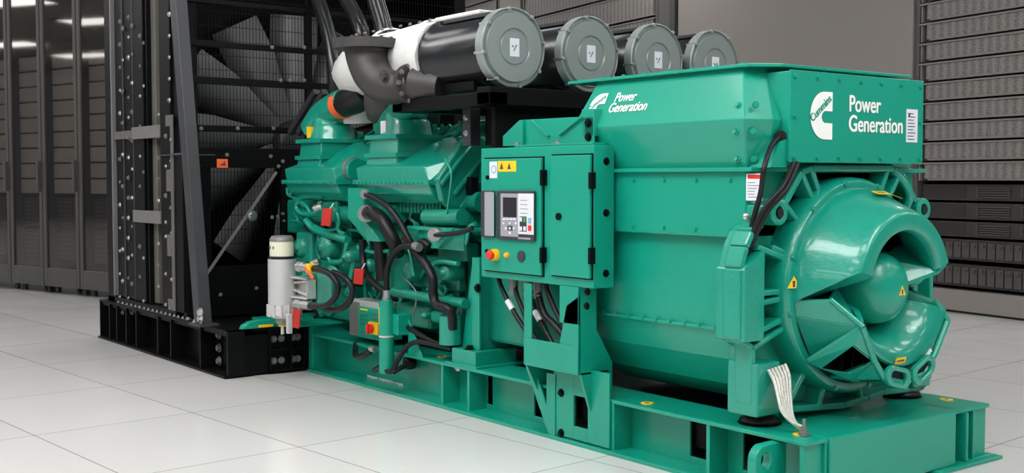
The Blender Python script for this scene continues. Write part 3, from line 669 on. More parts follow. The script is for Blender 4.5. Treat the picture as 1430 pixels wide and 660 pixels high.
dp(726.5, 302, 736, 323, PDARK, 'button', 0.005); dp(727, 303, 730, 309, PWHITE, 'button', 0.007); dp(732, 303, 735.5, 310, BTNG, 'button', 0.007)
dp(727, 316, 730, 322, PWHITE, 'button', 0.007); dp(732, 316, 735.5, 322, PWHITE, 'button', 0.007)
dp(738.5, 304, 742.5, 312, BTNB, 'button', 0.007); dp(738.5, 314.5, 742.5, 322, REDSW, 'button', 0.007)
dp(724, 331.5, 741, 334, PGREY, 'caption_line')
o = panelbox(695.5, 224.5, 721, 239.5, -0.122, 0.002, YELLOW, 'warning_sticker', d1)
m = MB()
for cx in (700.5, 711): 
    a = P(cx-2.5, 236, Y=-0.1245); b = P(cx+2.5, 236, Y=-0.1245); c = P(cx, 227, Y=-0.1245); m.prism([a, b, c], (0, -0.001, 0))
m.build('warning_symbol', INK, o)
o = panelbox(684, 225.5, 694.5, 248.5, -0.122, 0.002, PWHITE, 'label', d1)
c = P(689.5, 236, Y=-0.1245); MB().lathe(c, (0, -1, 0), [(0, 0.026), (0.001, 0.026), (0.001, 0.018), (0, 0.018)], 20, closed=True).build('label_ring', BTNB, o)
for x, y in ((681.5, 247.5), (680.5, 350.5)): MB().cyl(P(x, y, Y=-0.122), P(x, y, Y=-0.122)+V((0, -0.01, 0)), 0.013, seg=14).build('lock', BLACK, d1)
MB().cyl(P(781, 302, Y=-0.122), P(781, 302, Y=-0.122)+V((0, -0.012, 0)), 0.020, seg=18).build('lock', BLACK, d2)
for x, y, dd in ((759, 248, d1), (758.5, 356, d1), (827, 252, d2), (826.5, 357, d2)):
    c = P(x, y, Y=-0.118); MB().box(c.x-0.010, c.x+0.012, -0.14, -0.10, c.z-0.045, c.z+0.045).build('hinge', BLACK, dd, 0.004)
c = P(693, 355.5, Y=-0.122)
es = MB().cyl(c, c+V((0, -0.025, 0)), 0.036, seg=24).build('emergency_stop', YELLOW, d1, 0.003)
MB().lathe(c+V((0, -0.025, 0)), (0, -1, 0), [(0, 0.016), (0.015, 0.016), (0.018, 0.028), (0.032, 0.028), (0.038, 0.02), (0.039, 0)], 24).build('push_button', REDSW, es)
c = P(709, 356, Y=-0.122); MB().lathe(c, (0, -1, 0), [(0, 0.018), (0.012, 0.018), (0.024, 0.011), (0.026, 0)], 18).build('amber_lamp', AMBER, d1)
c = P(728.5, 357.5, Y=-0.122); m = MB().cyl(c, c+V((0, -0.008, 0)), 0.033, seg=28); m.build('buzzer', PDARK, d1)
# top bracket
Yb = -0.02
br = thing('support_bracket', 'green gusseted steel bracket on top of the control cabinet', 'bracket', P(765, 206, Y=Yb))
poly = [P(x, y, Y=Yb) for x, y in ((702, 204), (702, 190), (725, 167.5), (801, 163.5), (829, 163), (829, 203))]
pl = MB().prism(poly, (0, 0.012, 0)).build('plate', GREEN, br, 0.003)
a = P(702, 205, Y=-0.09); b = P(829, 204, Y=-0.09)
MB().box(a.x+0.1, b.x-0.02, -0.08, 0.10, 1.692, 1.704).build('foot', GREEN, br, 0.002)
for p0, p1 in (((731, 168), (731, 203)), ((742, 168), (766, 190)), ((812, 163), (781, 188))):
    a = P(*p0, Y=Yb-0.01); b = P(*p1, Y=Yb-0.01); MB().bar(a, b, 0.012, 0.02, up=(0, 1, 0)).build('gusset', GREEN, br)
for x, y in ((822, 172), (822, 191)): bolt(pl, P(x, y, Y=Yb-0.001), (0, -1, 0), 0.016, BLACK)
for x in (722, 778): bolt(pl, (P(x, 203, Y=-0.06).x, -0.06, 1.704), (0, 0, 1), 0.016, ZINC)
MB().box(P(812, 160, Y=Yb).x, P(829, 160, Y=Yb).x, -0.02, 0.1, 1.74, 1.89).build('mounting_block', GREEN, br, 0.004)
# stand
sd = thing('cabinet_stand', 'green steel stand with triangular cutouts below the control cabinet, bolted to the base frame', 'stand', (-1.65, -0.02, 0.02))
XS = -1.47
m = MB()
for q in ([(811, 401), (811, 521), (815, 538), (855, 538), (855, 505), (833, 460), (833, 401)], [(815, 538), (826, 538), (843, 582), (843, 628), (840, 627)], [(843, 538), (855, 538), (855, 630), (843, 628)]):
    m.prism([P(x, y, X=XS) for x, y in q], (-0.02, 0, 0))
m.build('side_plate', GREEN, sd)
yf = -0.1
zt_, zb_ = P(770, 477, Y=yf).z, P(770, 516, Y=yf).z
xl, xr = P(733.5, 490, Y=yf).x, XS
MB().box(xl, xr, yf-0.012, yf, zb_, zt_).build('front_panel', GREEN, sd, 0.003)
MB().box(xl, xl+0.07, yf-0.01, yf, zt_, 0.90).build('upright', GREEN, sd, 0.002)
m = MB(); m.box(xr-0.16, xr, yf-0.01, yf, zt_+0.12, 0.91); m.prism([(xr-0.16, yf, zt_), (xr, yf, zt_), (xr, yf, 0.86), (xr-0.10, yf, zt_+0.22)], (0, -0.01, 0)); m.build('upright', GREEN, sd, 0.002)
MB().prism([P(x, y, Y=0.06) for x, y in ((742, 388), (829, 399), (829, 478), (772, 478))], (0, 0.01, 0)).build('back_panel', GREEN, sd)
MB().box(xl, xr, yf, 0.12, zb_, zb_+0.01).build('tray', GREEN, sd)
def pp_(x, y, Y): return P(x, y, Y=Y)
MB().prism([(xl, yf, zb_), (xl, 0.12, zb_), (xl, 0.12, 0.05), (xl, 0.09, 0.05)], (0.015, 0, 0)).build('gusset', GREEN, sd)
g = [pp_(x, y, -0.02) for x, y in ((734, 512), (747, 516), (763, 566), (763, 520), (775, 522), (775, 608), (766, 607))]
MB().prism(g, (0, 0.012, 0)).build('gusset', GREEN, sd, 0.002)
Yp = 0.0
a, b = P(775, 560, Y=Yp).x, P(853, 600, Y=Yp).x
m = MB(); wa, wb = P(803, 570, Y=Yp).x, P(823, 570, Y=Yp).x
z1, z0, h1, h0 = zb_+0.02, 0.03, P(812, 553, Y=Yp).z, P(812, 596, Y=Yp).z
m.box(a, wa, Yp-0.012, Yp, z0, z1); m.box(wb, b, Yp-0.012, Yp, z0, z1); m.box(wa, wb, Yp-0.012, Yp, z0, h0); m.box(wa, wb, Yp-0.012, Yp, h1, z1)
mp = m.build('mounting_plate', GREEN, sd, 0.002)
for x, y in ((784, 548), (784, 604)): bolt(mp, P(x, y, Y=Yp-0.012), (0, -1, 0), 0.016, BLACK)
for x, y in ((821, 407), (820, 427)): bolt(sd, P(x, y, Y=yf-0.012), (0, -1, 0), 0.014, BLACK)
# cables under the cabinet
for i, (x0, pts, fit) in enumerate(((696, [(700, 400), (712, 425), (730, 455), (748, 476)], 0), (717, [(722, 412), (733, 440), (742, 462), (752, 478)], 1), (737, [(740, 412), (750, 440), (762, 462), (772, 480)], 1), (751, [(752, 412), (760, 438), (776, 455), (794, 476)], 1), (762, [(764, 405), (775, 432), (788, 458), (797, 476)], 0))):
    t = thing('cable', ['leftmost black cable hanging under the control cabinet', 'black cable from the left metal gland under the control cabinet', 'black cable with white sleeve from the middle gland under the cabinet', 'thicker black cable from the right metal gland under the control cabinet', 'rightmost black cable hanging under the control cabinet'][i], 'cable', P(x0, 392, Y=-0.02))
    top = P(x0, 392, Y=-0.02); top.z = 0.905
    pp = [top]+[P(x, y, Y=-0.02+0.0*k) for k, (x, y) in enumerate(pts)]
    MB().tube(pp, 0.022 if i == 3 else 0.015).build('sheath', RUBBER, t)
    if fit: MB().cyl(top, top+V((0, 0, -0.05)), 0.03, seg=6).cyl(top+V((0, 0, -0.05)), top+V((0, 0, -0.10)), 0.024, seg=16).cyl(top+V((0, 0, -0.075)), top+V((0, 0, -0.085)), 0.029, seg=16).build('gland', GREYST, t)
    if i in (0, 2): c = P(pts[1][0]+(-4 if i == 0 else -3), pts[1][1]-4, Y=-0.03); d_ = (pp[3]-pp[2]).normalized(); MB().cyl(pp[2]-d_*0.03, pp[2]+d_*0.04, 0.019, seg=12).build('sleeve', PWHITE, t)
# ---------------------------------------------------------------- engine
eng = thing('engine', 'large green V type diesel engine with pipes and hoses between radiator and control cabinet', 'engine', (-3.8, 0.77, 0.38))
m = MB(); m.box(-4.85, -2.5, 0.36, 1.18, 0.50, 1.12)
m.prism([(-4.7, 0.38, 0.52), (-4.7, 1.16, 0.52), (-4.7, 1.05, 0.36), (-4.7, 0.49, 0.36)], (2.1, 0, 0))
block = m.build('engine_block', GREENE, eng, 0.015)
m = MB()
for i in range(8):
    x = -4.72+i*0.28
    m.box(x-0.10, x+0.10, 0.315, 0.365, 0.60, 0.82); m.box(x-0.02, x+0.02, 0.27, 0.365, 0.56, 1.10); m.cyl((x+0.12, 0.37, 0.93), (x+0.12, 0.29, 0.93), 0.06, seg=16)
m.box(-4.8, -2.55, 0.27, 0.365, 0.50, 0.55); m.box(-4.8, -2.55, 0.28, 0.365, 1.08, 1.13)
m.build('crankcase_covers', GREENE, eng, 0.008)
for i in range(34): bolt(eng, (-4.76+i*0.066, 0.27, 0.525), (0, -1, 0), 0.011, GREENE)
# banks
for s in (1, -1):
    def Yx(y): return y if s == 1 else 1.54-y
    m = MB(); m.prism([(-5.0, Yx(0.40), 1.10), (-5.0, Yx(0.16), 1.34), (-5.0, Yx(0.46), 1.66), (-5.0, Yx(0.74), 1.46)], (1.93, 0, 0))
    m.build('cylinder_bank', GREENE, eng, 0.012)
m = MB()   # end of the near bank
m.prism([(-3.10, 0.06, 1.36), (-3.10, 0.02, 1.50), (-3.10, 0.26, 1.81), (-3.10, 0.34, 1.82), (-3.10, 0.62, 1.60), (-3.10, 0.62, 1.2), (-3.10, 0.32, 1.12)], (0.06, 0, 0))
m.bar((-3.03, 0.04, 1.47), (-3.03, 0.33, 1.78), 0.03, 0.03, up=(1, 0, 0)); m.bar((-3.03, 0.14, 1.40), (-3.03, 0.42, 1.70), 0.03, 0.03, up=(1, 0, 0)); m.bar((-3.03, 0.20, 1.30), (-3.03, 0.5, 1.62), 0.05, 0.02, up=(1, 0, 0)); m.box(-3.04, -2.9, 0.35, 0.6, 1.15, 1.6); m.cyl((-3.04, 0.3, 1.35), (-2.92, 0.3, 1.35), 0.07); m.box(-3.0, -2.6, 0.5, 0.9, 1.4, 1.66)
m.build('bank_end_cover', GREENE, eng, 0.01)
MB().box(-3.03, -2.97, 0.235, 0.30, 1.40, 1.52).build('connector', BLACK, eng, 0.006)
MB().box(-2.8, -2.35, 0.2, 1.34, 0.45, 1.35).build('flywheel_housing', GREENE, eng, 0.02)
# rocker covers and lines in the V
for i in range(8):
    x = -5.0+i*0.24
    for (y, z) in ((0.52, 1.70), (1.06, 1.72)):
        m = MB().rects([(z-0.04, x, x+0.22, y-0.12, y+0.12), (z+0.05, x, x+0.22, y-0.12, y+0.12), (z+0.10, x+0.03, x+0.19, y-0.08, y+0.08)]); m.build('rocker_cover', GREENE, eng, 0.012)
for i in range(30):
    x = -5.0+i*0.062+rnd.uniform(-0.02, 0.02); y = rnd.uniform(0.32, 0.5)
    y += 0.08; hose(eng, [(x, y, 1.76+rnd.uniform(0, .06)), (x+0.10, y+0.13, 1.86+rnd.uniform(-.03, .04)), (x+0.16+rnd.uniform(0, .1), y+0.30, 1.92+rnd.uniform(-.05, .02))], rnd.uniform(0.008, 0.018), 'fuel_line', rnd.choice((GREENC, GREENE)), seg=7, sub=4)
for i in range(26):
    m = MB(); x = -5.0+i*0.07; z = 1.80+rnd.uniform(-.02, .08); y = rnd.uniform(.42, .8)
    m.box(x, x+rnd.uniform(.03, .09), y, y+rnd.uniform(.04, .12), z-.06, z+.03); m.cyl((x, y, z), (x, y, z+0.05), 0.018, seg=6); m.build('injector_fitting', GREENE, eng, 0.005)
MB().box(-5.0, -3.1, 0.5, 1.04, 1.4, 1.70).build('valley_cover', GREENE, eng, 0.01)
for i in range(46):
    if i % 3: x, y, Yq = rnd.uniform(566, 640), rnd.uniform(182, 225), rnd.uniform(0.42, 0.55); y = max(y, 180+(x-640)*-0.1)
    else: x, y, Yq = rnd.uniform(468, 504), rnd.uniform(182, 222), rnd.uniform(0.40, 0.55)
    L = rnd.uniform(10, 26)
    if y > 232-(x-566)*0.45 and x > 560: y -= 20
    hose(eng, [P(x, y, Y=Yq), P(x+L*0.5, y-L*0.25+rnd.uniform(-2, 2), Y=Yq+0.03), P(x+L, y-L*0.62, Y=Yq+0.07)], rnd.uniform(0.007, 0.017), 'fuel_line', rnd.choice((GREENC, GREENE)), seg=7, sub=3)
# aftercoolers
def aftercooler(x0, x1, ex, lab, e=0.10):
    m = MB()
    m.rects([(1.34, x0+0.10, x1+0.03, 0.10, 0.38), (1.40, x0+0.03, x1+0.05, 0.02, 0.38), (1.468, x0+0.01, x1+0.05, 0.0, 0.38)])
    m.rects([(1.468, x0-0.02, x1+0.075, -0.025, 0.40), (1.50, x0-0.02, x1+0.075, -0.025, 0.40)])
    m.loft([[(x0+0.02, 0.0, 1.50), (x1+e/2, 0.0, 1.50), (x1+e, 0.14, 1.50), (x1+e, 0.38, 1.50), (x0+0.02, 0.38, 1.50)],
            [(x0, -0.005, 1.588), (x1, -0.005, 1.588), (x1+e, 0.14, 1.63), (x1+e, 0.38, 1.66), (x0, 0.38, 1.60)],
            [(x0+0.15, 0.06, 1.63), (x1-0.36, 0.06, 1.63), (x1-0.24, 0.32, 1.79), (x1-0.22, 0.38, 1.80), (x0+0.15, 0.38, 1.74)]])
    b = m.build('aftercooler_housing', GREENE if False else GREENC, eng, 0.010)
    if lab: b['label'] = lab
    for i in range(18): bolt(b, (x0+0.03+i*(x1-x0)/17.5, -0.025, 1.484), (0, -1, 0), 0.009, GREENC)
    r0, r1 = ex
    m = MB(); m.rects([(1.60, r0, r1, 0.03, 0.46), (1.66, r0, r1, 0.04, 0.45)]); m.rects([(1.66, r0-0.015, r1+0.015, 0.02, 0.47), (1.69, r0-0.015, r1+0.015, 0.02, 0.47)])
    m.rects([(1.69, r0+0.01, r1-0.01, 0.05, 0.45), (1.79, r0+0.02, r1-0.02, 0.06, 0.45)]); m.rects([(1.79, r0-0.02, r1+0.0, 0.03, 0.48), (1.82, r0-0.02, r1+0.0, 0.03, 0.48)])
    m.build('intake_riser', GREENC, b, 0.008)
    return b
ri1 = (P(417, 200, Y=0.05).x, P(449, 200, Y=0.05).x); ri2 = (P(514, 200, Y=0.05).x, P(556, 200, Y=0.05).x)
b1 = aftercooler(-5.23, -4.42, ri1, 'smaller looking far housing with the yellow sticker', 0.04); b2 = aftercooler(-4.08, -3.17, ri2, 'near housing with the white sticker')
for ri, bb, col, sx in ((ri1, b1, YELLOW, 435), (ri2, b2, PWHITE, 539)):
    xm = (ri[0]+ri[1])/2
    pts = [(xm, 0.25, 1.80), (xm, 0.25, 1.88), (xm, 0.25, 1.96), (xm+0.06, 0.27, 2.04), (xm+0.16, 0.29, 2.10)]
    MB().tube(pts, 0.195, seg=28, r2=0.11).build('intake_elbow', GREENC, bb)
    p = V((P(sx, 184, Y=0.09).x, 0.07, 1.86)); MB().box(p.x-0.035, p.x+0.035, 0.066, 0.085, 1.83, 1.92).build('sticker', col, bb)
MB().cyl(P(489, 237, Y=0.15), P(500, 237, Y=0.15), 0.085, seg=24).build('coupling', GREENC, eng, 0.01)
MB().cyl(P(492, 237, Y=0.15), P(496, 237, Y=0.15), 0.093, seg=24).build('clamp', GREYST, eng)
# pipes and boxes on the near side
hose(eng, [P(596, 303, Y=0.1), P(646, 303, Y=0.1)], 0.055, 'water_rail', GREENE)
hose(eng, [P(430, 300, Y=0.15), P(560, 298, Y=0.15)], 0.07, 'water_rail', GREENE)
m = MB(); a = P(568, 310, Y=0.02); b = P(642, 310, Y=0.02); m.box(a.x, b.x, 0.02, 0.26, 1.16, 1.185); m.box(a.x+0.1, b.x, 0.05, 0.07, 1.04, 1.16)
m.prism([P(598, 318, Y=0.01), P(634, 318, Y=0.01), P(612, 346, Y=0.01), P(604, 346, Y=0.01)], (0, 0.06, 0)).build('bracket', GREENC, eng, 0.004)
c = P(611, 327, Y=-0.01); MB().cyl(c, c+V((0.05, -0.06, 0)), 0.045, seg=20).cyl(c+V((0.05, -0.06, 0)), c+V((0.07, -0.085, 0)), 0.034, seg=8).build('sensor', ZINC, eng)
hose(eng, [c+V((0.07, -0.07, 0)), P(632, 326, Y=-0.02), P(650, 322, Y=-0.02), P(660, 318, Y=0.0)], 0.016, 'wiring', RUBBER)
for i in range(22): m = MB().cyl(P(508+i*5, 287+rnd.uniform(-2, 2), Y=0.16), P(511+i*5, 295, Y=0.16), 0.014, seg=6); m.box(P(508+i*5, 283, Y=0.14).x, P(511+i*5, 283, Y=0.14).x, 0.14, 0.24, 1.27, 1.36); m.build('stud', GREENE, eng)
# thermostat box
f = [(486, 262), (488, 258), (513, 258), (513, 262), (513, 302), (520, 337), (506, 337), (486, 302)]
m = MB()
Xa, Xb, Xc = P(487, 262, Y=-0.02).x, P(509, 262, Y=-0.02).x, P(540, 330, Y=0.2).x
m.loft([[(Xa, -0.03, 1.22), (Xb, -0.03, 1.22), (Xb+0.10, 0.22, 1.22), (Xa, 0.22, 1.22)], [(Xa, -0.03, 1.44), (Xb, -0.03, 1.44), (Xb+0.10, 0.22, 1.44), (Xa, 0.22, 1.44)]])
m.loft([[(Xa+0.22, 0.0, 1.06), (Xb+0.14, 0.02, 1.06), (Xb+0.20, 0.22, 1.06), (Xa+0.22, 0.22, 1.06)], [(Xa, -0.03, 1.22), (Xb, -0.03, 1.22), (Xb+0.10, 0.22, 1.22), (Xa, 0.22, 1.22)]])
m.build('thermostat_housing', GREEN, eng, 0.006)
hose(eng, [P(509, 271, Y=-0.03), P(521, 275, Y=-0.05), P(540, 287, Y=-0.05), P(556, 306, Y=-0.03), P(568, 328, Y=-0.02), P(576, 345, Y=0.0)], 0.023, 'coolant_hose')
hose(eng, [P(511, 298, Y=-0.02), P(520, 297, Y=-0.05), P(533, 306, Y=-0.06), P(543, 323, Y=-0.05), P(552, 342, Y=-0.02), P(556, 352, Y=0.04)], 0.050, 'coolant_hose', seg=16)
for x, y, r in ((510, 271, 0.034), (512, 298, 0.062)): c = P(x, y, Y=-0.035); MB().cyl(c-V((0.01, 0, 0)), c+V((0.02, -0.015, 0)), r, seg=20).build('hose_clamp', ZINC, eng)
hose(eng, [P(506, 335, Y=0.05), P(507, 360, Y=0.05), P(511, 382, Y=0.03), P(525, 398, Y=0.0), P(538, 408, Y=0.0)], 0.026, 'coolant_hose')
hose(eng, [P(530, 336, Y=0.06), P(532, 365, Y=0.06), P(534, 392, Y=0.06)], 0.045, 'coolant_hose', seg=14)
hose(eng, [P(540, 404, Y=-0.06), P(540, 380, Y=-0.06), P(547, 358, Y=-0.06), P(560, 345, Y=-0.06), P(577, 343, Y=-0.04)], 0.021, 'oil_hose')
c = P(540, 405, Y=-0.06); MB().cyl(c, c-V((0, 0, 0.10)), 0.028, seg=12).cyl(c-V((0, 0, 0.05)), c-V((0, 0, 0.07)), 0.036, seg=6).build('hose_fitting', ZINC, eng)
c = P(579, 343, Y=-0.04); MB().cyl(c, c+V((0.06, 0, -0.01)), 0.03, seg=8).build('hose_fitting', GREYST, eng)
hose(eng, [P(566, 330, Y=0.0), P(580, 350, Y=0.0), P(594, 368, Y=0.0), P(604, 388, Y=0.0), P(605, 412, Y=0.0), P(610, 425, Y=0.0), P(624, 430, Y=0.0), P(631, 440, Y=0.02), P(632, 458, Y=0.04)], 0.032, 'drain_hose', seg=14)
hose(eng, [P(585, 352, Y=0.04), P(590, 338, Y=0.03), P(600, 345, Y=0.04)], 0.03, 'wiring')
hose(eng, [P(550, 407, Y=0.08), P(590, 414, Y=0.08), P(650, 424, Y=0.08)], 0.034, 'oil_pipe', GREENE)
c = P(629, 480, Y=0.06); MB().cyl(c, V((c.x, c.y, c.z+0.19)), 0.075, seg=24).cyl(V((c.x-0.02, c.y+0.1, c.z)), V((c.x-0.02, c.y+0.1, c.z+0.3)), 0.03).build('breather_can', GREENC, eng, 0.006)
# pipes at the front left
GP = [([(401, 262), (403, 272), (415, 277), (420, 280)], 0.014), ([(452, 274), (425, 275), (416, 283), (415, 292), (425, 299), (446, 297)], 0.022), ([(428, 308), (440, 320), (462, 328), (486, 335)], 0.032),
      ([(465, 288), (472, 302), (471, 318), (455, 322), (440, 316)], 0.016), ([(420, 280), (430, 290), (434, 302)], 0.012), ([(470, 290), (472, 320), (482, 327)], 0.016), ([(451, 335), (455, 350), (463, 370)], 0.016),
      ([(484, 333), (484, 345), (478, 364), (462, 366)], 0.022), ([(494, 362), (491, 380), (488, 400), (493, 418)], 0.020), ([(445, 328), (443, 348), (447, 362)], 0.010), ([(462, 335), (455, 352)], 0.010),
      ([(405, 262), (408, 275), (425, 287), (432, 295)], 0.010), ([(560, 330), (572, 352), (578, 385)], 0.012), ([(600, 372), (615, 365), (640, 368)], 0.018), ([(640, 330), (650, 340), (655, 318), (664, 312)], 0.014), ([(500, 345), (520, 352), (545, 350)], 0.016)]
for pts, r in GP: hose(eng, [P(x, y, Y=0.07) for x, y in pts], r, 'small_pipe', GREENC, seg=8)
m = MB()
for x0, y0, x1, y1, yy, dd in ((413, 325, 434, 366, 0.10, 0.2), (440, 330, 482, 360, 0.16, 0.2), (446, 365, 480, 395, 0.18, 0.2), (404, 372, 440, 395, 0.25, 0.2), (483, 345, 505, 372, 0.15, 0.15), (450, 280, 470, 292, 0.10, 0.15), (545, 355, 570, 405, 0.16, 0.1), (520, 350, 545, 400, 0.2, 0.1), (575, 360, 640, 400, 0.2, 0.08), (610, 340, 650, 362, 0.15, 0.12), (560, 322, 600, 345, 0.14, 0.12), (552, 428, 600, 452, 0.14, 0.2), (600, 436, 618, 450, 0.1, 0.2), (440, 400, 490, 440, 0.22, 0.2), (400, 280, 450, 325, 0.28, 0.1), (450, 300, 490, 330, 0.2, 0.1)):
    a = P(x0, y1, Y=yy); b = P(x1, y0, Y=yy); m.box(a.x, b.x, yy, yy+dd, a.z, b.z)
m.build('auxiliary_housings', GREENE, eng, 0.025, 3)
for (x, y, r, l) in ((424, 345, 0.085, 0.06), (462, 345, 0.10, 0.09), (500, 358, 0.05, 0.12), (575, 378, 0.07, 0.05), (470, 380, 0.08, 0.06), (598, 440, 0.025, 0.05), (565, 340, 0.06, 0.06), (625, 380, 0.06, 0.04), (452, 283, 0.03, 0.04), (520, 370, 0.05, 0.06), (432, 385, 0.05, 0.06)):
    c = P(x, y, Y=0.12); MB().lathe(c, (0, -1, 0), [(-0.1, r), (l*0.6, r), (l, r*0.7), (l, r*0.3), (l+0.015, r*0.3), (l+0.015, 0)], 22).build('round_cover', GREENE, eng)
for i in range(26):
    x, y = rnd.uniform(405, 655), rnd.uniform(285, 450); c = P(x, y, Y=rnd.uniform(0.12, 0.26)); bolt(eng, c, (0, -1, 0), rnd.choice((0.014, 0.02)), rnd.choice((GREENE, GREENC, GREYST, GREENE)))
for i in range(40):
    x, y = rnd.uniform(405, 640), rnd.uniform(288, 430); q = [(x, y)]
    for k in range(3): x += rnd.uniform(-12, 16); y += rnd.uniform(-4, 18); q.append((x, y))
    hose(eng, [P(a, min(b, 455), Y=0.15+rnd.uniform(0, 0.08)) for a, b in q], rnd.uniform(0.008, 0.02), 'small_pipe', rnd.choice((GREENE, GREENE, GREENC, RUBBER, RUBBER)), seg=7)
for (a, b, c_, d, e) in ((528, 340, 548, 400, 6), (560, 372, 575, 400, 4)):
    pass
for x, y, c_ in ((450, 288, ZINC), (446, 365, ZINC)): c = P(x, y, Y=0.03); MB().cyl(c, c+V((-0.05, -0.04, -0.02)), 0.03, seg=12).build('fitting', c_, eng)
hose(eng, [P(645, 225, Y=0.02), P(650, 240, Y=0.0), P(645, 262, Y=0.0), P(640, 300, Y=0.05)], 0.008, 'thin_wire', GREENC) if False else hose(eng, [P(622, 222, Y=0.0), P(630, 240, Y=-0.02), P(629, 262, Y=0.0), P(624, 298, Y=0.05)], 0.007, 'thin_wire', GREENC)
hose(eng, [P(562, 385, Y=0.08), P(578, 402, Y=0.06), P(582, 415, Y=0.06), P(577, 442, Y=0.06)], 0.006, 'thin_wire', GREYST)
MB().box(P(634, 400, Y=0.23).x, P(642, 400, Y=0.23).x, 0.23, 0.236, P(638, 406, Y=0.23).z, P(638, 396, Y=0.23).z).build('rating_plate', IRON, eng)
# red tags
for (x0, y0, x1, y1, YY, lab) in ((451, 291, 463, 315, -0.02, 'red paper tag hanging among the green pipes just above the middle of the filter hose'), (495, 376, 507, 396, -0.02, 'red tag hanging above the grey and green switch box'), (409, 433, 419, 457, -0.32, 'dark red tag hanging beside the glass bowl of the fuel filter')):
    a = P(x0, y1, Y=YY); b = P(x1, y0, Y=YY); sx = -0.035 if y0 != 376 else -0.02
    m = MB().prism([a+V((sx, 0, 0)), V((b.x+sx, YY, a.z)), b, V((a.x, YY, b.z))], (0, 0.012, 0)); o = settle(m.build('tag', RED, None, 0.002)); tag(o, lab, 'tag')
    k = MB().tube([V(((a.x+b.x)/2, YY+0.012, b.z-0.02)), V(((a.x+b.x)/2+0.01, YY+0.05, b.z+0.04))], 0.004, seg=6).build('string', WHITE, o)
# engine mount post
mp = thing('engine_mount', 'green gusseted post on a block pedestal left of the control cabinet', 'mount', (P(665, 495, Y=0.1).x, 0.15, 0.30))
XP0, XP1 = P(631, 500, Y=0.03).x, P(664, 500, Y=0.03).x
MB().box(XP0, XP1, 0.03, 0.36, 0.302, 0.402).build('pedestal', GREEN, mp, 0.004); MB().box(XP0-0.04, XP1+0.05, 0.0, 0.42, 0.300, 0.312).build('pad', GREEN, mp, 0.002)
xw0 = P(645, 483, Y=0.12).x; xw1 = P(664, 483, Y=0.12).x
m = MB(); m.prism([P(x, y, Y=0.12) for x, y in ((645, 484), (652, 430), (659, 370), (666, 370), (666, 484))], (0, 0.015, 0))
m.build('web_plate', GREEN, mp, 0.002)
xc = P(667, 440, Y=0.12).x
m = MB(); m.prism([(xc, 0.10, 0.402), (xc, 0.10, 1.0), (xc, 0.22, 1.0), (xc, 0.25, 0.65), (xc, 0.36, 0.50), (xc, 0.36, 0.402)], (0.018, 0, 0)); m.build('gusset', GREEN, mp, 0.003)
MB().box(xc-0.02, xc+0.06, 0.09, 0.105, 0.402, 1.0).build('face_strip', GREEN, mp, 0.002)
bolt(mp, P(668, 402, Y=0.088), (0, -1, 0), 0.02, BLACK)
for x, y in ((640, 480), (660, 486)): bolt(mp, (P(x, y, Y=0.1).x, 0.08, 0.402), (0, 0, 1), 0.024, BLACK)
bolt(mp, (P(640, 512, Y=0.05).x, 0.05, 0.275), (0, 0, -1), 0.02, ZINC)
# ---------------------------------------------------------------- base frame accessories
c0 = P(540, 520, Y=-0.10); hc = thing('oil_canister', 'tall green cylinder with a yellow strip fixed to the frame in front of the engine', 'canister', c0)
zt = P(540, 422, Y=-0.10).z
cy_ = MB().cyl(c0, V((c0.x, c0.y, zt)), 0.052, seg=28).cyl(V((c0.x, c0.y, zt)), V((c0.x, c0.y, zt+0.012)), 0.046, seg=24).build('body', GREEN, hc, 0.004)
zs_ = P(540, 453, Y=-0.10).z; MB().loft([[(c0.x+r_*math.cos(R(a)), c0.y+r_*math.sin(R(a)), z) for r_, a in ((0.0535, 262), (0.0535, 248), (0.0535, 234), (0.0535, 220), (0.050, 220), (0.050, 262))] for z in (zs_, zs_+0.12)]).build('yellow_strip', YELLOW, cy_)
zb = P(540, 470, Y=-0.1).z; MB().cyl((c0.x, c0.y, zb), (c0.x, c0.y, zb+0.012), 0.055, seg=24).build('band_clamp', ALU, cy_)
m = MB().box(c0.x+0.03, c0.x+0.12, -0.08, 0.03, zb+0.02, zb+0.16); m.prism([(c0.x+0.12, 0.0, 0.30), (c0.x+0.30, 0.0, 0.30), (c0.x+0.12, 0.0, 0.55)], (0, 0.012, 0)); m.build('bracket', GREEN, hc, 0.003)
a = P(524, 488, Y=-0.10); MB().cyl(a, a+V((-0.06, 0, 0)), 0.022, seg=12).build('fitting', ZINC, hc)
hose(hc, [P(518, 489, Y=-0.10), P(508, 496, Y=-0.10), P(497, 496, Y=-0.08), P(497, 480, Y=0.02)], 0.022, 'hose')
t = thing('cable', 'black looped hose lying along the frame edge under the green cylinder', 'cable', P(570, 510, Y=-0.08))
hose(t, [P(523, 517, Y=-0.10), P(532, 512, Y=-0.12), P(545, 519, Y=-0.12), P(557, 500, Y=-0.10), P(568, 484, Y=-0.06), P(585, 477, Y=-0.02), P(620, 484, Y=0.04), P(632, 486, Y=0.05)], 0.018, 'sheath')
hose(t, [P(548, 520, Y=-0.12), P(562, 512, Y=-0.05), P(577, 508, Y=0.06)], 0.018, 'branch')
c = P(577, 506, Y=0.12); MB().lathe(c, (0, -1, 0), [(0, 0.045), (0.06, 0.045), (0.06, 0.025), (0, 0.025)], 20, closed=True).build('gland', RUBBER, t)
t = thing('cable', 'pair of black cables running from the green cylinder bracket to the mount post', 'cable', P(590, 470, Y=0.02))
hose(t, [P(556, 448, Y=0.0), P(572, 458, Y=0.0), P(595, 472, Y=0.02), P(612, 480, Y=0.04), P(632, 486, Y=0.06)], 0.018, 'sheath'); hose(t, [P(558, 462, Y=0.02), P(580, 472, Y=0.02), P(600, 480, Y=0.04), P(630, 488, Y=0.05)], 0.012, 'sheath')
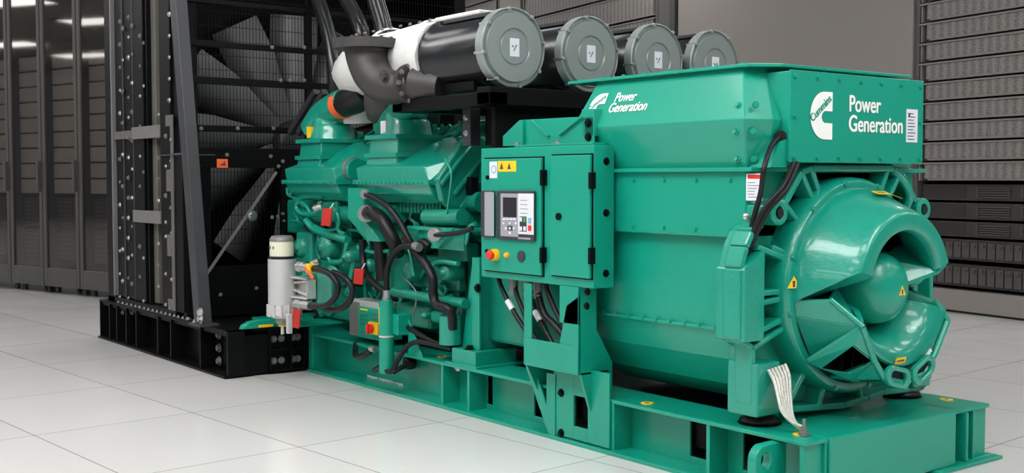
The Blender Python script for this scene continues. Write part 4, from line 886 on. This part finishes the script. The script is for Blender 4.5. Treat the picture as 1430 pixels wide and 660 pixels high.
# switch box
YS = 0.02
sb = thing('switch_box', 'small green louvred box with red and yellow rotary switch on the green frame', 'switch box', P(512, 470, Y=YS))
def bx(x0, y0, x1, y1, Y, d, mt, nm, par, bev=0.003):
    a = P(x0, (y0+y1)/2, Y=Y).x; b = P(x1, (y0+y1)/2, Y=Y).x; xm = (x0+x1)/2; return MB().box(a, b, Y, Y+d, P(xm, y1, Y=Y).z, P(xm, y0, Y=Y).z).build(nm, mt, par, bev)
bx(488, 421, 501, 468, YS+0.02, 0.16, PWHITE if False else GREYST, 'grey_plate', sb); bx(500, 430, 532, 473, YS, 0.18, GREEN, 'body', sb); bx(490, 420, 531, 430, YS+0.03, 0.15, ALU, 'top_plate', sb)
for i in range(6): bx(502, 436+i*6, 513, 439+i*6, YS-0.008, 0.01, GREENC, 'louvre', sb, 0.002)
for i in range(2): bx(515, 436+i*6, 529, 439+i*6, YS-0.008, 0.01, GREENC, 'louvre', sb, 0.002)
bx(503, 431, 513, 433, YS-0.004, 0.005, YELLOW, 'sticker', sb, 0)
sw = bx(514, 450, 527, 467, YS-0.03, 0.03, YELLOW, 'rotary_switch', sb)
c = P(519.5, 458.5, Y=YS-0.03); MB().cyl(c, c+V((0, -0.025, 0)), 0.032, seg=20).box(c.x-0.01, c.x+0.01, c.y-0.045, c.y-0.02, c.z-0.035, c.z+0.035).build('handle', REDSW, sw)
# ---------------------------------------------------------------- fuel filter
YF = -0.36
cf = P(394, 455, Y=YF); ff = thing('fuel_filter', 'upright silver fuel filter with cream label band and glass bowl by the black base beam', 'fuel filter', cf)
def fz(y): return P(394, y, Y=YF).z
fx = P(394, 400, Y=YF).x; rr = 0.104
def ring(y0, y1, ra, mt, nm, seg=36, **k): return MB().cyl((fx, YF, fz(y1)), (fx, YF, fz(y0)), ra, seg=seg).build(nm, mt, ff, 0.004, **k)
MB().lathe((fx, YF, fz(337)), (0, 0, 1), [(0, rr*0.86), (fz(333)-fz(337), rr*0.86), (fz(329)-fz(337), rr*0.70), (fz(328)-fz(337), 0.0)], 32).build('cap', GREYST, ff)
for i in range(12): pass
ring(337, 357, rr*0.86, CREAM, 'label_band'); m = MB()
for a in (-120, -95, -70):
    q = (fx+rr*0.87*math.cos(R(a)), YF+rr*0.87*math.sin(R(a))); m.box(q[0]-0.006, q[0]+0.006, q[1]-0.002, q[1]+0.002, fz(347), fz(343))
m.build('label_print', INK, ff); ring(357, 361, rr*0.97, BLACKG, 'clamp_ring'); ring(361, 424, rr, ALU, 'canister')
MB().lathe((fx, YF, fz(424)), (0, 0, -1), [(0, rr*0.97), (0.03, rr*1.04), (0.07, rr*1.04), (0.09, rr*0.95), (0.11, rr*0.55), (0.12, 0)], 32).build('base_casting', ALU, ff)
m = MB()
for a in range(0, 360, 30): m.cyl((fx+rr*1.02*math.cos(R(a)), YF+rr*1.02*math.sin(R(a)), fz(424)), (fx+rr*1.02*math.cos(R(a)), YF+rr*1.02*math.sin(R(a)), fz(424)-0.09), 0.012, seg=6)
m.build('base_ribs', ALU, ff)
MB().lathe((fx, YF, fz(438)), (0, 0, -1), [(0, rr*0.52), (0.06, rr*0.52), (0.08, rr*0.35), (0.09, 0)], 24).build('glass_bowl', GLASSBOWL, ff)
MB().cyl((fx, YF, fz(451)), (fx, YF, fz(455)), rr*0.3, seg=16).build('drain_ring', YELLOW, ff); MB().cyl((fx, YF, fz(455)), (fx, YF, fz(466)), 0.014, seg=10).build('drain_stem', ALU, ff)
m = MB(); x1 = P(432, 400, Y=YF+0.04).x
m.box(fx, x1, YF+0.02, YF+0.10, fz(385)-0.01, fz(385)); m.box(fx, x1, YF+0.02, YF+0.10, fz(414), fz(414)+0.012); m.box(x1-0.01, x1, YF+0.02, YF+0.10, fz(414), fz(385))
m.box(fx, x1, YF+0.09, YF+0.10, fz(414), fz(385)); m.bar((fx, YF+0.06, fz(396)), (x1, YF+0.06, fz(388)), 0.02, 0.015); m.bar((fx, YF+0.06, fz(402)), (x1, YF+0.06, fz(410)), 0.02, 0.015)
m.build('bracket', ALU, ff, 0.003)
m = MB(); a = P(440, 400, Y=YF+0.2); m.box(a.x-0.12, a.x+0.1, YF+0.14, YF+0.18, 0.42, 1.02) if False else m.box(x1, x1+0.22, YF+0.10, YF+0.12, fz(420), fz(370)); m.build('back_plate', GREENC, ff, 0.003)
hA = [P(424, 373, Y=YF-0.02), P(445, 376, Y=YF-0.02), P(461, 383, Y=YF-0.02), P(471, 398, Y=YF), P(468, 414, Y=YF), P(455, 426, Y=YF-0.02), P(436, 427, Y=YF-0.02), P(424, 426, Y=YF-0.02)]
hose(ff, hA, 0.023, 'fuel_hose', seg=14); hose(ff, [p+V((0.10, 0.06, -0.02)) for p in hA[1:-1]], 0.023, 'fuel_hose', seg=14)
for x0, x1_, y in ((418, 436, 373), (414, 434, 426)): a = P(x0, y-1, Y=YF-0.02); b = P(x1_, y+1, Y=YF-0.02); MB().cyl(a, b, 0.032, seg=14).cyl(a, a+(b-a)*0.35, 0.042, seg=6).build('hose_fitting', ZINC, ff)
a = P(431, 374, Y=YF-0.05); MB().box(a.x-0.03, a.x+0.02, YF-0.06, YF+0.0, a.z-0.035, a.z+0.03).build('yellow_clip', YELLOW, ff, 0.005)
a = P(432, 384, Y=YF-0.06); MB().bar(a+V((-0.06, 0, 0.05)), a+V((0.06, 0, -0.02)), 0.012, 0.02).build('orange_lever', ORANGE, ff)
a = P(402, 440, Y=YF-0.1); MB().box(a.x-0.015, a.x+0.015, YF-0.11, YF-0.07, P(402, 460, Y=YF).z, P(402, 434, Y=YF).z).build('valve_lever', ALU, ff, 0.005)
# ---------------------------------------------------------------- air cleaners
labs = ['black air cleaner with silver round lid, nearest and largest of the four', 'black canister air cleaner with silver lid, second from the near side of the row', 'black canister air cleaner with silver lid, third from the near side of the row', 'farthest silver lidded air cleaner, partly behind the green alternator housing']
XL = -2.3; YS4 = [0.08, 0.70, 1.30, 1.86]; ZL = 2.305
def air_cleaner(Y):
    t = thing('air_cleaner', labs[0], 'air cleaner', (XL-0.35, Y, ZL-0.25), 'round air cleaners above the engine')
    o = (XL, Y, ZL)
    c = MB().lathe(o, (-1, 0, 0), [(0.02, 0.0), (0.02, 0.212), (0.66, 0.212), (0.68, 0.235), (0.71, 0.235), (0.74, 0.16), (0.74, 0)], 48).build('canister', BLACKG, t)
    l = MB().lathe(o, (1, 0, 0), [(-0.07, 0.222), (-0.065, 0.243), (0.0, 0.244), (0.004, 0.238), (-0.012, 0.228), (-0.012, 0.215), (0.012, 0.208), (0.012, 0.118), (0.002, 0.112), (0.002, 0.106), (0.010, 0.100), (0.010, 0.0)], 72, sm=False).build('lid', LID, t)
    for a in range(8):
        a_ = R(a*45+10); m = MB(); cc = V(o)+V((0, 0.236*math.cos(a_), 0.236*math.sin(a_))); m.bar(cc+V((-0.08, 0, 0)), cc+V((0.012, 0, 0)), 0.016, 0.014).cyl(cc, cc+V((0.018, 0, 0)), 0.011, seg=8); m.build('clip', ZINC, l)
    m = MB().box(XL+0.010, XL+0.013, Y-0.035, Y+0.035, ZL-0.055, ZL+0.055); m.cur = 1; m.prism([(XL+0.013, Y-0.012, ZL-0.02), (XL+0.013, Y-0.006, ZL-0.024), (XL+0.013, Y+0.018, ZL+0.014), (XL+0.013, Y+0.010, ZL+0.018)], (0.001, 0, 0)).box(XL+0.013, XL+0.014, Y-0.022, Y-0.01, ZL+0.0, ZL+0.012)
    m.build('label', [PAPER, GREYST], l)
    MB().box(XL-0.62, XL-0.10, Y-0.10, Y+0.10, ZL+0.198, ZL+0.222).build('top_band', DARKST, t, 0.004)
    MB().box(XL-0.60, XL-0.25, Y-0.12, Y+0.12, ZL-0.245, ZL-0.19).build('saddle', BLACK, t)
    return t
def copy_tree(o, parent=None):
    c = o.copy(); COL.objects.link(c)
    if parent: c.parent = parent
    for ch in list(o.children): copy_tree(ch, c)
    return c
ac0 = air_cleaner(YS4[0])
for k in (1, 2, 3): c = copy_tree(ac0); c.location.y = YS4[k]; c['label'] = labs[k]
# support rack of the air cleaners
rk = thing('air_cleaner_rack', 'black steel rack carrying the row of round air cleaners over the engine', 'rack', (-2.7, 0.9, 0.9))
m = MB(); m.box(-3.35, -2.25, -0.14, 0.0, 1.95, 2.03); m.box(-3.35, -2.25, 2.0, 2.15, 1.95, 2.03); m.box(-2.38, -2.25, -0.14, 2.15, 1.95, 2.06); m.box(-3.35, -3.22, -0.14, 2.15, 1.95, 2.06); m.build('shelf', BLACK, rk, 0.006)
for x, y in ((-2.80, 0.12), (-2.66, 0.20), (-3.1, 1.9), (-2.3, 2.05)): MB().box(x-0.045, x+0.045, y-0.04, y+0.04, 1.72 if y < 1 else 0.3, 1.96).build('post', DARKST if y == 0.12 else BLACK, rk, 0.004)
for z in (1.80, 1.90): bolt(rk, (-2.80, 0.079, z), (0, -1, 0), 0.014)
MB().box(-2.42, -2.38, 0.0, 2.1, 1.50, 1.96).build('panel', BLACK, rk, 0.003); MB().box(-2.42, -2.38, -0.05, 2.1, 1.36, 1.50).build('lower_panel', BLACK, rk, 0.003)
# insulated duct, exhaust elbow
dk = thing('exhaust_duct', 'silver quilted insulated duct running from the near air cleaner towards the radiator', 'duct', (-3.9, 0.1, 2.1))
rings = []; prof = [(-3.04, 0.235, 0.08, 2.31), (-3.3, 0.24, 0.10, 2.32), (-3.55, 0.235, 0.14, 2.32), (-3.8, 0.232, 0.18, 2.33), (-4.1, 0.228, 0.22, 2.34), (-4.4, 0.222, 0.26, 2.34), (-4.6, 0.19, 0.29, 2.32), (-4.7, 0.07, 0.30, 2.28)]
for x, r, y, z in prof: rings.append([(x+rnd.uniform(-.01, .01), y+(r+rnd.uniform(-.008, .008))*math.cos(2*math.pi*i/28), z+(r+rnd.uniform(-.008, .008))*math.sin(2*math.pi*i/28)) for i in range(28)])
q = MB().loft(rings, True, True).build('quilted_jacket', FOIL, dk)
for x in (-3.2, -3.75): MB().lathe((x, 0.11, 2.32), (1, 0, 0), [(0, 0.243), (0.015, 0.255), (0.03, 0.243)], 32).build('seam_band', FOIL, dk)
for i in range(9): MB().cyl((-3.1-i*0.12, 0.0, 2.545), (-3.1-i*0.12, -0.005, 2.556), 0.012, seg=8).build('stud', GREYST, dk)
q = MB().tube([(-4.50, 0.34, 2.30), (-4.62, 0.36, 2.16), (-4.64, 0.38, 1.95)], 0.15, seg=20).build('drop_jacket', FOIL, dk)
MB().box(-3.05, -2.55, 0.0, 0.2, 2.53, 2.56).build('top_flap', FOIL, dk, 0.01)
ex = thing('exhaust_elbow', 'dark cast iron exhaust elbow with a wide round flange in front of the silver duct', 'pipe', P(530, 150, Y=-0.2))
YE = -0.20
e_ = P(512, 62, Y=YE)
MB().cyl(e_+V((0, 0, -0.035)), e_+V((0, 0, 0.03)), 0.225, seg=48).build('flange', IRON, ex, 0.005)
el = MB().tube([e_+V((0, 0, -0.02)), P(514, 84, Y=YE), P(521, 104, Y=YE), P(536, 119, Y=YE+0.02), P(556, 122, Y=YE+0.05), P(574, 117, Y=YE+0.10)], 0.155, seg=28, r2=0.10).build('elbow', IRON, ex)
c = P(575, 117, Y=YE+0.10); MB().cyl(c+V((-0.02, 0, 0)), c+V((0.03, 0.0, 0)), 0.135, seg=32).build('clamp', IRON, ex, 0.004)
for a in range(10): bolt(ex, c+V((0.03, 0.12*math.cos(R(a*36)), 0.12*math.sin(R(a*36)))), (1, 0, 0), 0.012, GREYST)
for a in range(12): bolt(ex, e_+V((0.19*math.cos(R(a*30)), 0.19*math.sin(R(a*30)), 0.03)), (0, 0, 1), 0.012, IRON)
bolt(ex, P(539, 107, Y=YE-0.14), (0, -1, 0), 0.03, IRON)
MB().cyl(c+V((0.03, 0, 0)), c+V((0.22, 0.1, -0.03)), 0.11, seg=28).build('pipe_stub', IRON, ex)
# turbocharger and charge pipes
tu = thing('turbocharger', 'dark turbocharger body under the exhaust elbow between the intake pipes', 'turbocharger', (-4.5, 0.35, 1.9))
c = P(538, 140, Y=0.25); MB().lathe(c, (-0.6, -0.8, 0), [(-0.2, 0.1), (-0.1, 0.19), (0.05, 0.2), (0.13, 0.14), (0.15, 0.08), (0.15, 0)], 32).build('compressor_housing', IRON, tu); MB().lathe(c, (0.6, 0.8, 0), [(0.0, 0.12), (0.15, 0.12), (0.2, 0.2), (0.4, 0.17), (0.42, 0)], 32).build('turbine_housing', IRON, tu)
cp = thing('charge_pipe', 'green charge air pipe dropping to the far intake with a black hose joint', 'pipe', P(440, 178, Y=0.2))
hose(cp, [P(438, 180, Y=0.2), P(452, 160, Y=0.2), P(474, 146, Y=0.2), P(484, 143, Y=0.2)], 0.11, 'pipe', GREENC, seg=22); hose(cp, [P(482, 144, Y=0.2), P(498, 138, Y=0.2), P(512, 128, Y=0.22)], 0.11, 'hose_joint', RUBBER, seg=22)
c = P(477, 146, Y=0.2); d_ = (P(490, 141, Y=0.2)-c).normalized(); MB().cyl(c-d_*0.02, c+d_*0.06, 0.113, seg=24).build('orange_sleeve', ORANGE, cp)
cp = thing('charge_pipe', 'dark green charge air pipe rising from the near intake to under the air cleaner shelf', 'pipe', P(545, 178, Y=0.2))
hose(cp, [P(536, 178, Y=0.25), P(552, 162, Y=0.2), P(572, 146, Y=0.15), P(600, 138, Y=0.15), P(630, 136, Y=0.15)], 0.085, 'pipe', GREENE, seg=22)
# ---------------------------------------------------------------- black radiator base
rb = thing('base_frame', 'black bolted steel base frame under the radiator, standing on the floor', 'base frame', (-6.3, 0.77, 0))
Y0, Y1, X0, X1, H = -0.68, 2.22, -7.78, -4.86, 0.365
for s, y0 in ((1, Y0), (-1, Y1)):
    m = MB(); m.box(X0, X1, y0, y0+s*0.22, H-0.02, H); m.box(X0, X1, y0-s*0.02, y0+s*0.22, 0, 0.02); m.box(X0, X1, y0+s*0.13, y0+s*0.145, 0.02, H-0.01)
    for x in [P(a, 470, Y=Y0).x for a in (153, 163, 176, 190, 220, 238, 279)]+[X1+0.012]: m.box(x-0.012, x+0.012, y0, y0+s*0.14, 0.02, H-0.01)
    sbm = m.build('side_beam', BLACK, rb, 0.003)
    if s == 1:
        xa, xb = P(281, 500, Y=Y0).x, P(307, 500, Y=Y0).x
        for i in range(2):
            for j in range(3): bolt(sbm, (xa+0.08+i*0.22, Y0+0.12, 0.075+j*0.105), (0, -1, 0), 0.024, GREYST)
MB().box(X1-0.02, X1, Y0+0.01, -0.34, 0.015, H).build('end_plate', BLACK, rb, 0.003)
m = MB(); m.box(X1-0.02, X1-0.01, -0.34, -0.03, 0.015, H); [m.box(X1-0.02, X1+0.03, -0.34, -0.03, z, z+0.014) for z in (0.02, 0.18, H-0.016)]
for y in (-0.34, -0.165, -0.045): m.box(X1-0.02, X1+0.03, y, y+0.014, 0.02, H-0.01)
bk = m.build('bolted_bracket', BLACK, rb, 0.002)
for y in (-0.29, -0.225, -0.125, -0.085):
    for z in (0.10, 0.27): bolt(bk, (X1-0.008, y, z), (1, 0, 0), 0.018, GREYST)
bolt(rb, (X1, -0.60, 0.20), (1, 0, 0), 0.018, BLACK)
m = MB(); m.box(X0, X1, Y0+0.02, Y1-0.02, H-0.05, H-0.02)
m.box(X0, X0+0.02, Y0, Y1, 0.02, H); m.box(X1-0.02, X1-0.0, -0.03, Y1, 0.1, H-0.05); m.build('deck', BLACK, rb)
# ---------------------------------------------------------------- radiator
ra = thing('radiator', 'tall black radiator with pale fan blades behind a wire guard, standing on the black base', 'radiator', (-6.6, 0.77, H))
YN, ZT = -0.62, 3.45; YFAR = 2.16
def rx(px, Y=YN): return P(px, 300, Y=Y).x
def zz(px, y, Y=YN): return P(px, y, Y=Y).z
# near side columns
def col(p0, p1, mt, d0=0.0, d1=0.10, z0=None, z1=ZT, nm='side_column'): return MB().box(rx(p0), rx(p1), YN-d0, YN+d1, z0 if z0 else H+0.06, z1).build(nm, mt, ra, 0.004)
col(152.5, 161.5, BLACK, 0.02, z0=H); col(161.5, 162.6, GREYST, 0.03, nm='edge_strip')
c1 = col(164, 174.5, BLACK); c2 = col(176, 188.5, BLACK); c3 = col(190, 204, BLACK, 0.01); col(205, 214, BROWNGR, -0.04, nm='grey_strip'); col(214.5, 227, BLACK, -0.09, 0.14, nm='inner_panel')
c4 = col(228.5, 243, BLACK, 0.02); col(175, 175.8, DARKST, 0.012, nm='edge_strip'); col(189, 189.8, DARKST, 0.014, nm='edge_strip')
MB().box(rx(161), -6.72, YN+0.12, YFAR, H+0.02, ZT).build('core', BLACK, ra)
for z in [0.62+0.118*i for i in range(24)]: MB().box(rx(215), rx(226), YN+0.075, YN+0.09, z, z+0.008).build('rung', GREYST, ra)
hb = MB(); hb.box(rx(190), rx(228), YN-0.03, YN+0.02, zz(209, 311), zz(209, 294)); hb.build('cross_rail', GREYST, ra, 0.003)
MB().box(rx(190), rx(229), YN-0.03, YN+0.02, zz(209, 193), zz(209, 176)).build('cross_rail', GREYST, ra, 0.003); MB().box(rx(164), rx(188), YN-0.02, YN+0.02, zz(176, 194), zz(176, 183)).build('cross_rail', BROWNGR, ra, 0.003)
for cx, lst in ((168, [(y) for y in range(30, 440, 32)]), (172, [y for y in range(40, 440, 44)]), (180, range(24, 440, 28)), (185, range(36, 440, 40)), (196, range(50, 430, 42)), (201, range(60, 430, 60)), (222, range(160, 430, 30)), (232, [190, 232, 273, 310, 330, 382, 425]), (240, [195, 225, 290, 325, 348, 390, 430]), (237, range(20, 170, 30))):
    for y in lst: bolt(ra, P(cx, y, Y=YN-(0.022 if cx > 230 else 0.012)), (0, -1, 0), rnd.choice((0.011, 0.015)), ZINC if rnd.random() < 0.5 else GREYST)
for px_ in range(165, 262, 6):
    x = rx(px_, Y0+0.05); bolt(ra, (x, Y0+0.05, H), (0, 0, 1), 0.018, ZINC)
MB().box(rx(152.5), rx(262), YN-0.02, YN+0.12, H, H+0.05).build('bottom_rail', BLACK, ra, 0.003)
# scalloped plate
XG = -5.78
pts = []; zs = [H+0.05+i*0.09 for i in range(18)]
m = MB()
xa, xb = rx(244), rx(247.5)
for i, z in enumerate(zs): 
    k = (i % 6); wv = 0.0 if k in (0, 5) else 0.10
    m.box(xa-0.10+wv, xb, YN-0.03, YN-0.022, z, z+0.09)
m.build('scalloped_plate', BROWNGR, ra)
c5 = MB().box(rx(247), XG, YN-0.02, YN+0.22, H, zz(250, 216)).build('corner_column', BLACK, ra, 0.004)
MB().box(rx(228), XG, YN, YN+0.12, zz(250, 216), ZT).build('corner_column', BLACK, ra, 0.004)
m = MB().box(rx(228), XG+0.03, YN-0.04, YN+0.25, zz(250, 217), zz(250, 215)); m.build('ledge', DARKST, ra)
for px_ in (245, 249, 253, 257): bolt(ra, P(px_, 215, Y=YN+0.02), (0, 0, 1), 0.02, ZINC)
# fan guard on the engine side
def gy(px, y=250): return P(px, y, X=XG).y
def gz(px, y): return P(px, y, X=XG).z
m = MB()
yv = YN+0.10
while yv < YFAR: m.box(XG, XG+0.004, yv-0.0016, yv+0.0016, H+0.6, ZT-0.05); yv += 0.030
zv = H+0.6
while zv < ZT-0.05: m.box(XG, XG+0.006, YN+0.1, YFAR, zv-0.002, zv+0.002); zv += 0.12
m.build('wire_guard', BLACK, ra)
m = MB()
for (ya, yb) in ((175, 184), (206, 234), (108, 118), (58, 66), (0, 6)): m.box(XG-0.02, XG+0.02, YN+0.02, YFAR, gz(300, yb), gz(300, ya))
m.box(XG-0.03, XG+0.01, YN, YFAR, H, gz(300, 372)); m.box(XG-0.03, XG+0.02, YFAR-0.12, YFAR, H, ZT); m.box(XG-0.03, XG+0.02, YN, YFAR, ZT-0.08, ZT)
for px_ in (392, 345): 
    if px_ == 392: m.box(XG-0.03, XG+0.03, gy(px_), gy(px_)+0.30, H, gz(390, 232))
m.box(XG-0.03, XG+0.015, gy(428), gy(428)+0.06, H, ZT)
gf = m.build('guard_frame', BLACK, ra, 0.003)
for px_, y in ((268, 179), (281, 179), (332, 179), (382, 179), (317, 216), (378, 218), (395, 225), (389, 232), (352, 300), (380, 303), (388, 302), (395, 298), (396, 308), (308, 411), (358, 402), (405, 112), (392, 112), (425, 112), (425, 66), (380, 66)): bolt(gf, P(px_, y, X=XG+0.02), (1, 0, 0), 0.011, GREYST)
o = MB(); a = P(303, 234, X=XG+0.022); b = P(318, 222, X=XG+0.022); o = MB().box(XG+0.02, XG+0.024, a.y, b.y, a.z, b.z); o.cur = 1; ym, zm = (a.y+b.y)/2, (a.z+b.z)/2
o.prism([(XG+0.024, ym-0.03, zm-0.015), (XG+0.024, ym+0.03, zm-0.02), (XG+0.024, ym+0.02, zm+0.025), (XG+0.024, ym+0.005, zm)], (0.001, 0, 0)); o.build('orange_warning_label', [ORANGE, INK], gf)
m = MB(); m.bar(P(289, 382, X=XG+0.03), P(386, 240, X=XG+0.03), 0.02, 0.02, up=(1, 0, 0)); m.build('diagonal_bar', GREYST, ra); bolt(ra, P(352, 301, X=XG+0.05), (1, 0, 0), 0.03, ZINC)
# shroud & fan
fc = V((-6.42, 0.66, 1.84))
fan = MB().lathe(fc, (1, 0, 0), [(-0.1, 0.0), (-0.1, 0.20), (0.10, 0.20), (0.14, 0.14), (0.14, 0)], 32).build('fan_hub', DARKST, ra)
for k in range(12):
    a = R(30*k+2); rad = V((0, math.sin(a), math.cos(a))); tan = V((0, math.cos(a), -math.sin(a))); m = MB(); rings = []
    for t_ in [i/8 for i in range(9)]:
        r = 0.2+0.97*t_; wd = 0.10+0.115*min(1, t_*1.6); tw = R(48-22*t_)
        c = fc+rad*r; u = tan*math.cos(tw)+V((1, 0, 0))*math.sin(tw); n_ = u.cross(rad)
        rings.append([c-u*wd+n_*0.02, c+n_*0.0, c+u*wd-n_*0.03, c+u*wd-n_*0.036, c-n_*0.010, c-u*wd+n_*0.012])
    m.loft(rings, True, True); m.build('fan_blade', BLADE, ra)
n = 40; m = MB(); out = []; hol = []
for i in range(n):
    a = 2*math.pi*i/n+math.pi/4; cy, cz = math.cos(a), math.sin(a); k = 1/max(abs(cy), abs(cz))
    out.append((-6.62, 0.77+(1.39*cy*k), 1.88+1.52*cz*k)); hol.append((-6.62, 0.66+1.2*cy, 1.84+1.2*cz))
m.hole_plate(out, hol, (0.02, 0, 0)).build('fan_shroud', BLACK, ra)
MB().box(XG-1.0, XG, YFAR-0.03, YFAR, H, ZT).build('side_panel', BLACK, ra); MB().box(rx(161), XG, YN, YFAR, ZT, ZT+0.03).build('top_panel', BLACK, ra)
MB().box(-6.45, -6.40, 0.5, 0.85, H, 1.7).build('fan_stand', BLACK, ra)
# leaning strut, braces and coolant pipes
sp = thing('strut', 'long dark steel strut leaning from the base beam up past the fan guard', 'strut', P(284, 452, Y=-0.5))
a = P(284, 455, Y=-0.68); b = P(247, -25, Y=-0.71)
m = MB(); m.bar(a, b, 0.12, 0.10, up=(0, 1, 0)); m.build('strut_tube', DARKST, sp, 0.006)
MB().box(a.x-0.10, a.x+0.12, -0.76, -0.60, H, H+0.02).build('foot_plate', DARKST, sp, 0.003)
for y in (436, 445): bolt(sp, P(281, y, Y=-0.735), (0, -1, 0), 0.025, ZINC)
bolt(sp, (a.x-0.06, -0.72, H+0.02), (0, 0, 1), 0.02, ZINC)
for nm, pts, r, lab in (('coolant_pipe', [(433, -25), (452, 30), (463, 80), (465, 130), (462, 185)], 0.05, 'dark curved coolant pipe dropping behind the exhaust flange'), ('coolant_pipe', [(466, -25), (488, 10), (502, 40), (503, 62)], 0.05, 'dark curved pipe ending above the exhaust flange'), ('coolant_pipe', [(516, -25), (524, 5), (532, 32), (536, 50)], 0.06, 'thick dark pipe rising behind the silver duct')):
    t = thing(nm, lab, 'pipe', P(pts[-1][0], pts[-1][1], Y=0.55)); hose(t, [P(x, y, Y=0.55) for x, y in pts], r, 'pipe', BLACKG, seg=18); hose(t, [P(x+9, y, Y=0.60) for x, y in pts], r*0.5, 'side_pipe', BLACKG, seg=12)
t = thing('strut', 'dark pair of braces sloping up from the far aftercooler towards the radiator', 'strut', P(408, 180, Y=0.3))
for dx in (0, 12): MB().bar(P(406+dx, 186, Y=0.3), P(442+dx, 128, Y=0.3), 0.05, 0.05, up=(0, 1, 0)).build('brace', DARKST, t)
